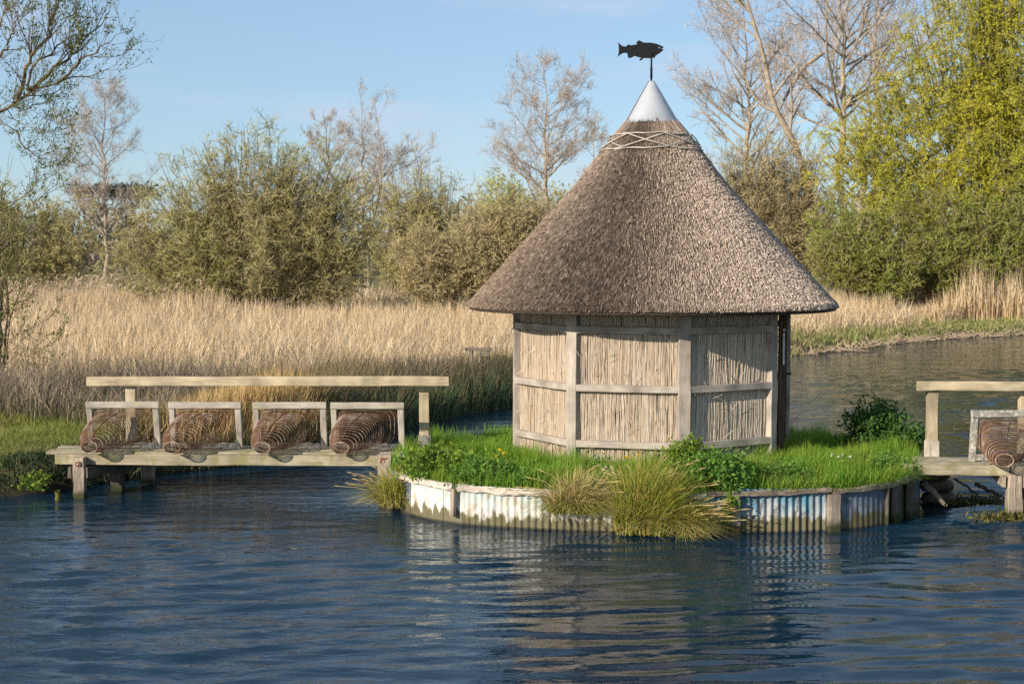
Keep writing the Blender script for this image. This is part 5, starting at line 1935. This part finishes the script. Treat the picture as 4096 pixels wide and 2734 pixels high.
bush('sallow_bush', 'big rounded olive-green sallow bush standing in the reeds left of centre', 'bush',
     [(590, 400, 130, 135), (445, 430, 105, 110), (715, 420, 110, 115), (805, 490, 90, 110), (385, 530, 125, 115), (300, 600, 85, 75), (560, 560, 230, 115), (780, 600, 110, 80)],
     60, 201, 'leaf_green_olive', clumps=1050, nleaf=115000, lsize=.055, base=590, twl=.5, nstem=60, ntw=8)
bush('sallow_bush', 'brown-olive bush between the big sallow and the hut, taller rear one', 'bush', [(945, 425, 85, 80), (1030, 475, 85, 90), (930, 540, 100, 120), (1080, 540, 80, 100)],
     70, 202, 'leaf_olive', clumps=420, nleaf=48000, lsize=.065, ntw=7, twl=.5, base=980)
bush('sallow_bush', 'low brown thicket in the reeds close to the left edge of the hut roof', 'bush', [(990, 590, 105, 90), (1105, 555, 100, 95), (1210, 550, 90, 110), (1190, 490, 80, 60)],
     58, 203, 'leaf_tan', 'twig_brown', clumps=500, nleaf=52000, lsize=.065, ntw=7, twl=.5, base=1080)
bush('willow_bush', 'distant pale green bush above the brown thicket left of the hut', 'bush', [(1140, 445, 75, 42), (1230, 470, 70, 40)], 105, 204, 'leaf_green_olive', clumps=60, nleaf=7000, lsize=.2, base=1150, twl=1.2)
bush('sallow_bush', 'dim brown bush at the far left behind the tall reeds', 'bush', [(60, 520, 110, 105), (160, 530, 85, 110), (70, 590, 120, 60), (-60, 520, 90, 110)],
     78, 205, 'leaf_olive', 'twig_brown', clumps=340, nleaf=38000, lsize=.085, ntw=7, twl=.5, base=80)
bush('hazel_bush', 'tan bush with catkins right behind the thatched roof', 'bush', [(1655, 370, 75, 75), (1730, 370, 90, 75), (1810, 375, 80, 75), (1870, 430, 70, 90), (1740, 480, 120, 110), (1850, 540, 90, 100)],
     74, 206, 'leaf_tan', 'twig_brown', clumps=640, nleaf=70000, lsize=.065, ntw=7, twl=.5, base=1770)
bush('thorn_bush', 'dark green thorn bush on the far bank right of the hut', 'bush', [(1945, 540, 105, 100), (2030, 590, 110, 80)],
     63, 207, 'leaf_fresh', clumps=300, nleaf=54000, lsize=.075, ntw=4, twl=.5, base=1980)
bush('thorn_bush', 'wide green thicket under the yellow willow on the far bank', 'bush', [(2130, 500, 120, 105), (2270, 540, 120, 110), (2370, 500, 90, 140), (2180, 590, 140, 70)],
     64, 208, 'leaf_fresh', clumps=420, nleaf=88000, lsize=.075, ntw=4, twl=.5, base=2220)
bush('bramble_patch', 'brown dead bramble patch at the foot of the green thicket', 'brambles', [(2060, 622, 90, 30), (2180, 610, 120, 42), (2300, 600, 100, 40)],
     64.5, 209, 'leaf_bramble', 'twig_brown', clumps=90, nleaf=12000, lsize=.11, base=2180, twl=.6)
yw = bush('yellow_willow', 'large yellow-green flowering willow filling the upper right corner', 'tree',
     [(2190, 60, 140, 150), (2330, 90, 150, 230), (2120, 210, 130, 110), (1985, 320, 120, 68), (2240, 340, 160, 120), (2060, 400, 130, 70), (2345, 430, 80, 110), (2060, 130, 70, 80), (2250, -110, 160, 110), (1925, 300, 75, 55), (1905, 385, 60, 50), (1990, 230, 80, 60)],
     66, 210, 'leaf_yellow', 'twig_yellow', clumps=900, nleaf=150000, lsize=.09, stem_from=7, base=2310, twl=.6, nstem=16, up=.0, droop=True, shell=.3, ntw=6, bark='bark_olive')
tr = spline([spot(2330, 640, 65.5), spot(2322, 420, 65.5), spot(2312, 260, 65.5), spot(2270, 60, 65.5), spot(2285, -150, 65.5)], 14)[None]
put('trunk', [tubes(tr, np.linspace(.42, .12, 14)[None], 8)], MAT['bark_brown'], yw, smooth=True)
k = rg.integers(2, 12, 2400)
pts = tr[0, k] + norm(rg.normal(0, 1, (2400, 3))) * .5
put('ivy', [leaves(pts, .16, .8, rg=rg)], MAT['herb_dark'], yw, kind='stuff')

# ------------------------------------------------------------------ willow on the left bank, its trunk just outside the picture
rg = np.random.default_rng(301)
wl = thing('willow_tree', 'willow with reddish bare limbs and young leaves reaching in from the left edge', 'tree', (-9.9, 22.0, .4))
WY = 21.5


def zs(x, y, Y=WY):       # positions read off the enlarged survey of the upper left corner
    return spot(x * 600 / 1882 * 2349 / 4096, y * 600 / 1882 * 2349 / 4096, Y)


trunk = spline([(-9.9, 22, .2), (-9.8, 22, 1.6), (-9.5, 21.9, 3.2), (-9.3, 21.8, 5.0), (-9.2, 21.7, 7.0)], 12)[None]
limbs = [
    ([(-9.6, 21.9, 2.9), zs(-150, 1500), zs(0, 1390), zs(180, 1240), zs(350, 1130), zs(520, 1090), zs(680, 1050), zs(800, 970), zs(950, 965), zs(1170, 920), zs(1330, 850)], .075, .008),
    ([zs(350, 1130), zs(430, 1060), zs(560, 960), zs(680, 820), zs(820, 690), zs(960, 530), zs(1090, 390), zs(1220, 290), zs(1330, 90)], .045, .005),
    ([zs(680, 1050), zs(800, 960), zs(900, 850), zs(1060, 730), zs(1180, 640), zs(1310, 570), zs(1430, 500), zs(1520, 350)], .034, .004),
    ([zs(180, 1240), zs(250, 1060), zs(310, 900), zs(370, 740), zs(470, 620), zs(530, 550), zs(610, 440), zs(630, 330), zs(690, 160), zs(720, -20)], .05, .012),
    ([zs(350, 1130), zs(380, 940), zs(450, 760), zs(560, 700), zs(720, 580), zs(860, 440), zs(940, 200), zs(950, -10)], .03, .007),
    ([zs(-60, 760), zs(60, 640), zs(130, 500), zs(220, 380), zs(330, 240)], .03, .008),
    ([(-9.5, 21.9, 3.2), zs(-120, 1420), zs(50, 1400), zs(90, 1450), zs(220, 1550), zs(420, 1590), zs(640, 1620)], .03, .006),
    ([(-9.5, 21.9, 2.6), zs(-200, 1480), zs(0, 1555), zs(150, 1620), zs(300, 1665), zs(420, 1635), zs(620, 1640), zs(830, 1590)], .034, .005),
    ([zs(190, 1640), zs(330, 1800), zs(420, 1920), zs(560, 2010), zs(640, 2090), zs(760, 2120)], .02, .004),
    ([zs(130, 1325), zs(260, 1355), zs(420, 1350), zs(540, 1290), zs(700, 1300)], .016, .004),
    ([zs(180, 1240), zs(330, 1260), zs(480, 1190), zs(560, 1150)], .014, .004),
    ([(-9.6, 22, 1.9), zs(-150, 2750), zs(100, 2560), zs(300, 2480), zs(440, 2300), zs(620, 2120), zs(780, 2010)], .03, .004),
    ([(-9.7, 22, 1.7), zs(-100, 2800), zs(60, 2700), zs(260, 2780), zs(430, 2650), zs(640, 2430), zs(800, 2330), zs(900, 2250)], .032, .005),
    ([(-9.7, 22, 1.5), zs(-80, 3080), zs(100, 2980), zs(330, 2920), zs(500, 2850)], .028, .006),
    ([(-9.8, 22, 1.2), zs(-60, 4100), zs(60, 3950), zs(200, 3800), zs(360, 3660), zs(480, 3520), zs(560, 3350)], .024, .004),
    ([(-9.8, 22, 1.1), zs(-60, 4250), zs(120, 4290), zs(240, 4200), zs(420, 4090), zs(600, 3980)], .022, .004),
    ([(-9.8, 22, .9), zs(-50, 4450), zs(150, 4460), zs(320, 4470), zs(480, 4380), zs(640, 4250)], .02, .004),
    ([(-9.3, 21.8, 4.5), zs(-150, 700), zs(-40, 480), zs(20, 200), zs(40, -100)], .04, .012),
]
LP = np.array([spline(l[0], 18) for l in limbs])
LR = np.array([np.linspace(l[1] * .72, l[2] * .6, 18) for l in limbs])
LP[:, 2:-1] += rg.normal(0, .012, LP[:, 2:-1].shape)
LP[:, :, 1] += np.cumsum(rg.normal(0, .05, LP.shape[:2]), 1)
Q1, S1 = grow(LP, LR, 15, .2, 1.0, lambda t, M: (.95 - .45 * t) * rg.uniform(.35, 1.2, M), (22, 55), K=6, up=.18, wob=.09, rr=.5, tip=.35, rg=rg, rmin=.0038)
Q2, S2 = grow(Q1, S1, 4, .15, 1.0, .34, (20, 50), K=4, up=.2, wob=.09, rr=.6, tip=.5, rg=rg, rmin=.0032)
put('trunk', [tubes(trunk, np.linspace(.28, .12, 12)[None], 10)], MAT['bark_willow'], wl, smooth=True)
put('limbs', [tubes(LP, LR, 6)], MAT['bark_willow'], wl, smooth=True, kind='stuff')
put('twigs', [tubes(Q1, S1, 4), tubes(Q2, S2, 3)], MAT['bark_willow'], wl, smooth=True, kind='stuff')
nl = 7500
sel = rg.uniform(size=len(Q2)) < .7
T2 = Q2[sel]
k = rg.integers(0, len(T2), nl)
i = rg.integers(1, 4, nl)
pts = T2[k, i] + rg.normal(0, .02, (nl, 3))
put('leaves', [leaves(pts, .06, .3, rg=rg, up=.5)], MAT['leaf_willow'], wl, kind='stuff')
bush('willow_bush', 'yellow-green young willow bush at the left edge behind the reeds', 'bush', [(-5, 440, 55, 75), (40, 500, 60, 60), (0, 560, 70, 60), (-60, 500, 60, 90)],
     27, 302, 'leaf_willow', 'twig_olive', clumps=30, nleaf=2600, lsize=.045, ntw=5, base=-30, twl=.5, up=.2, twr=.005)
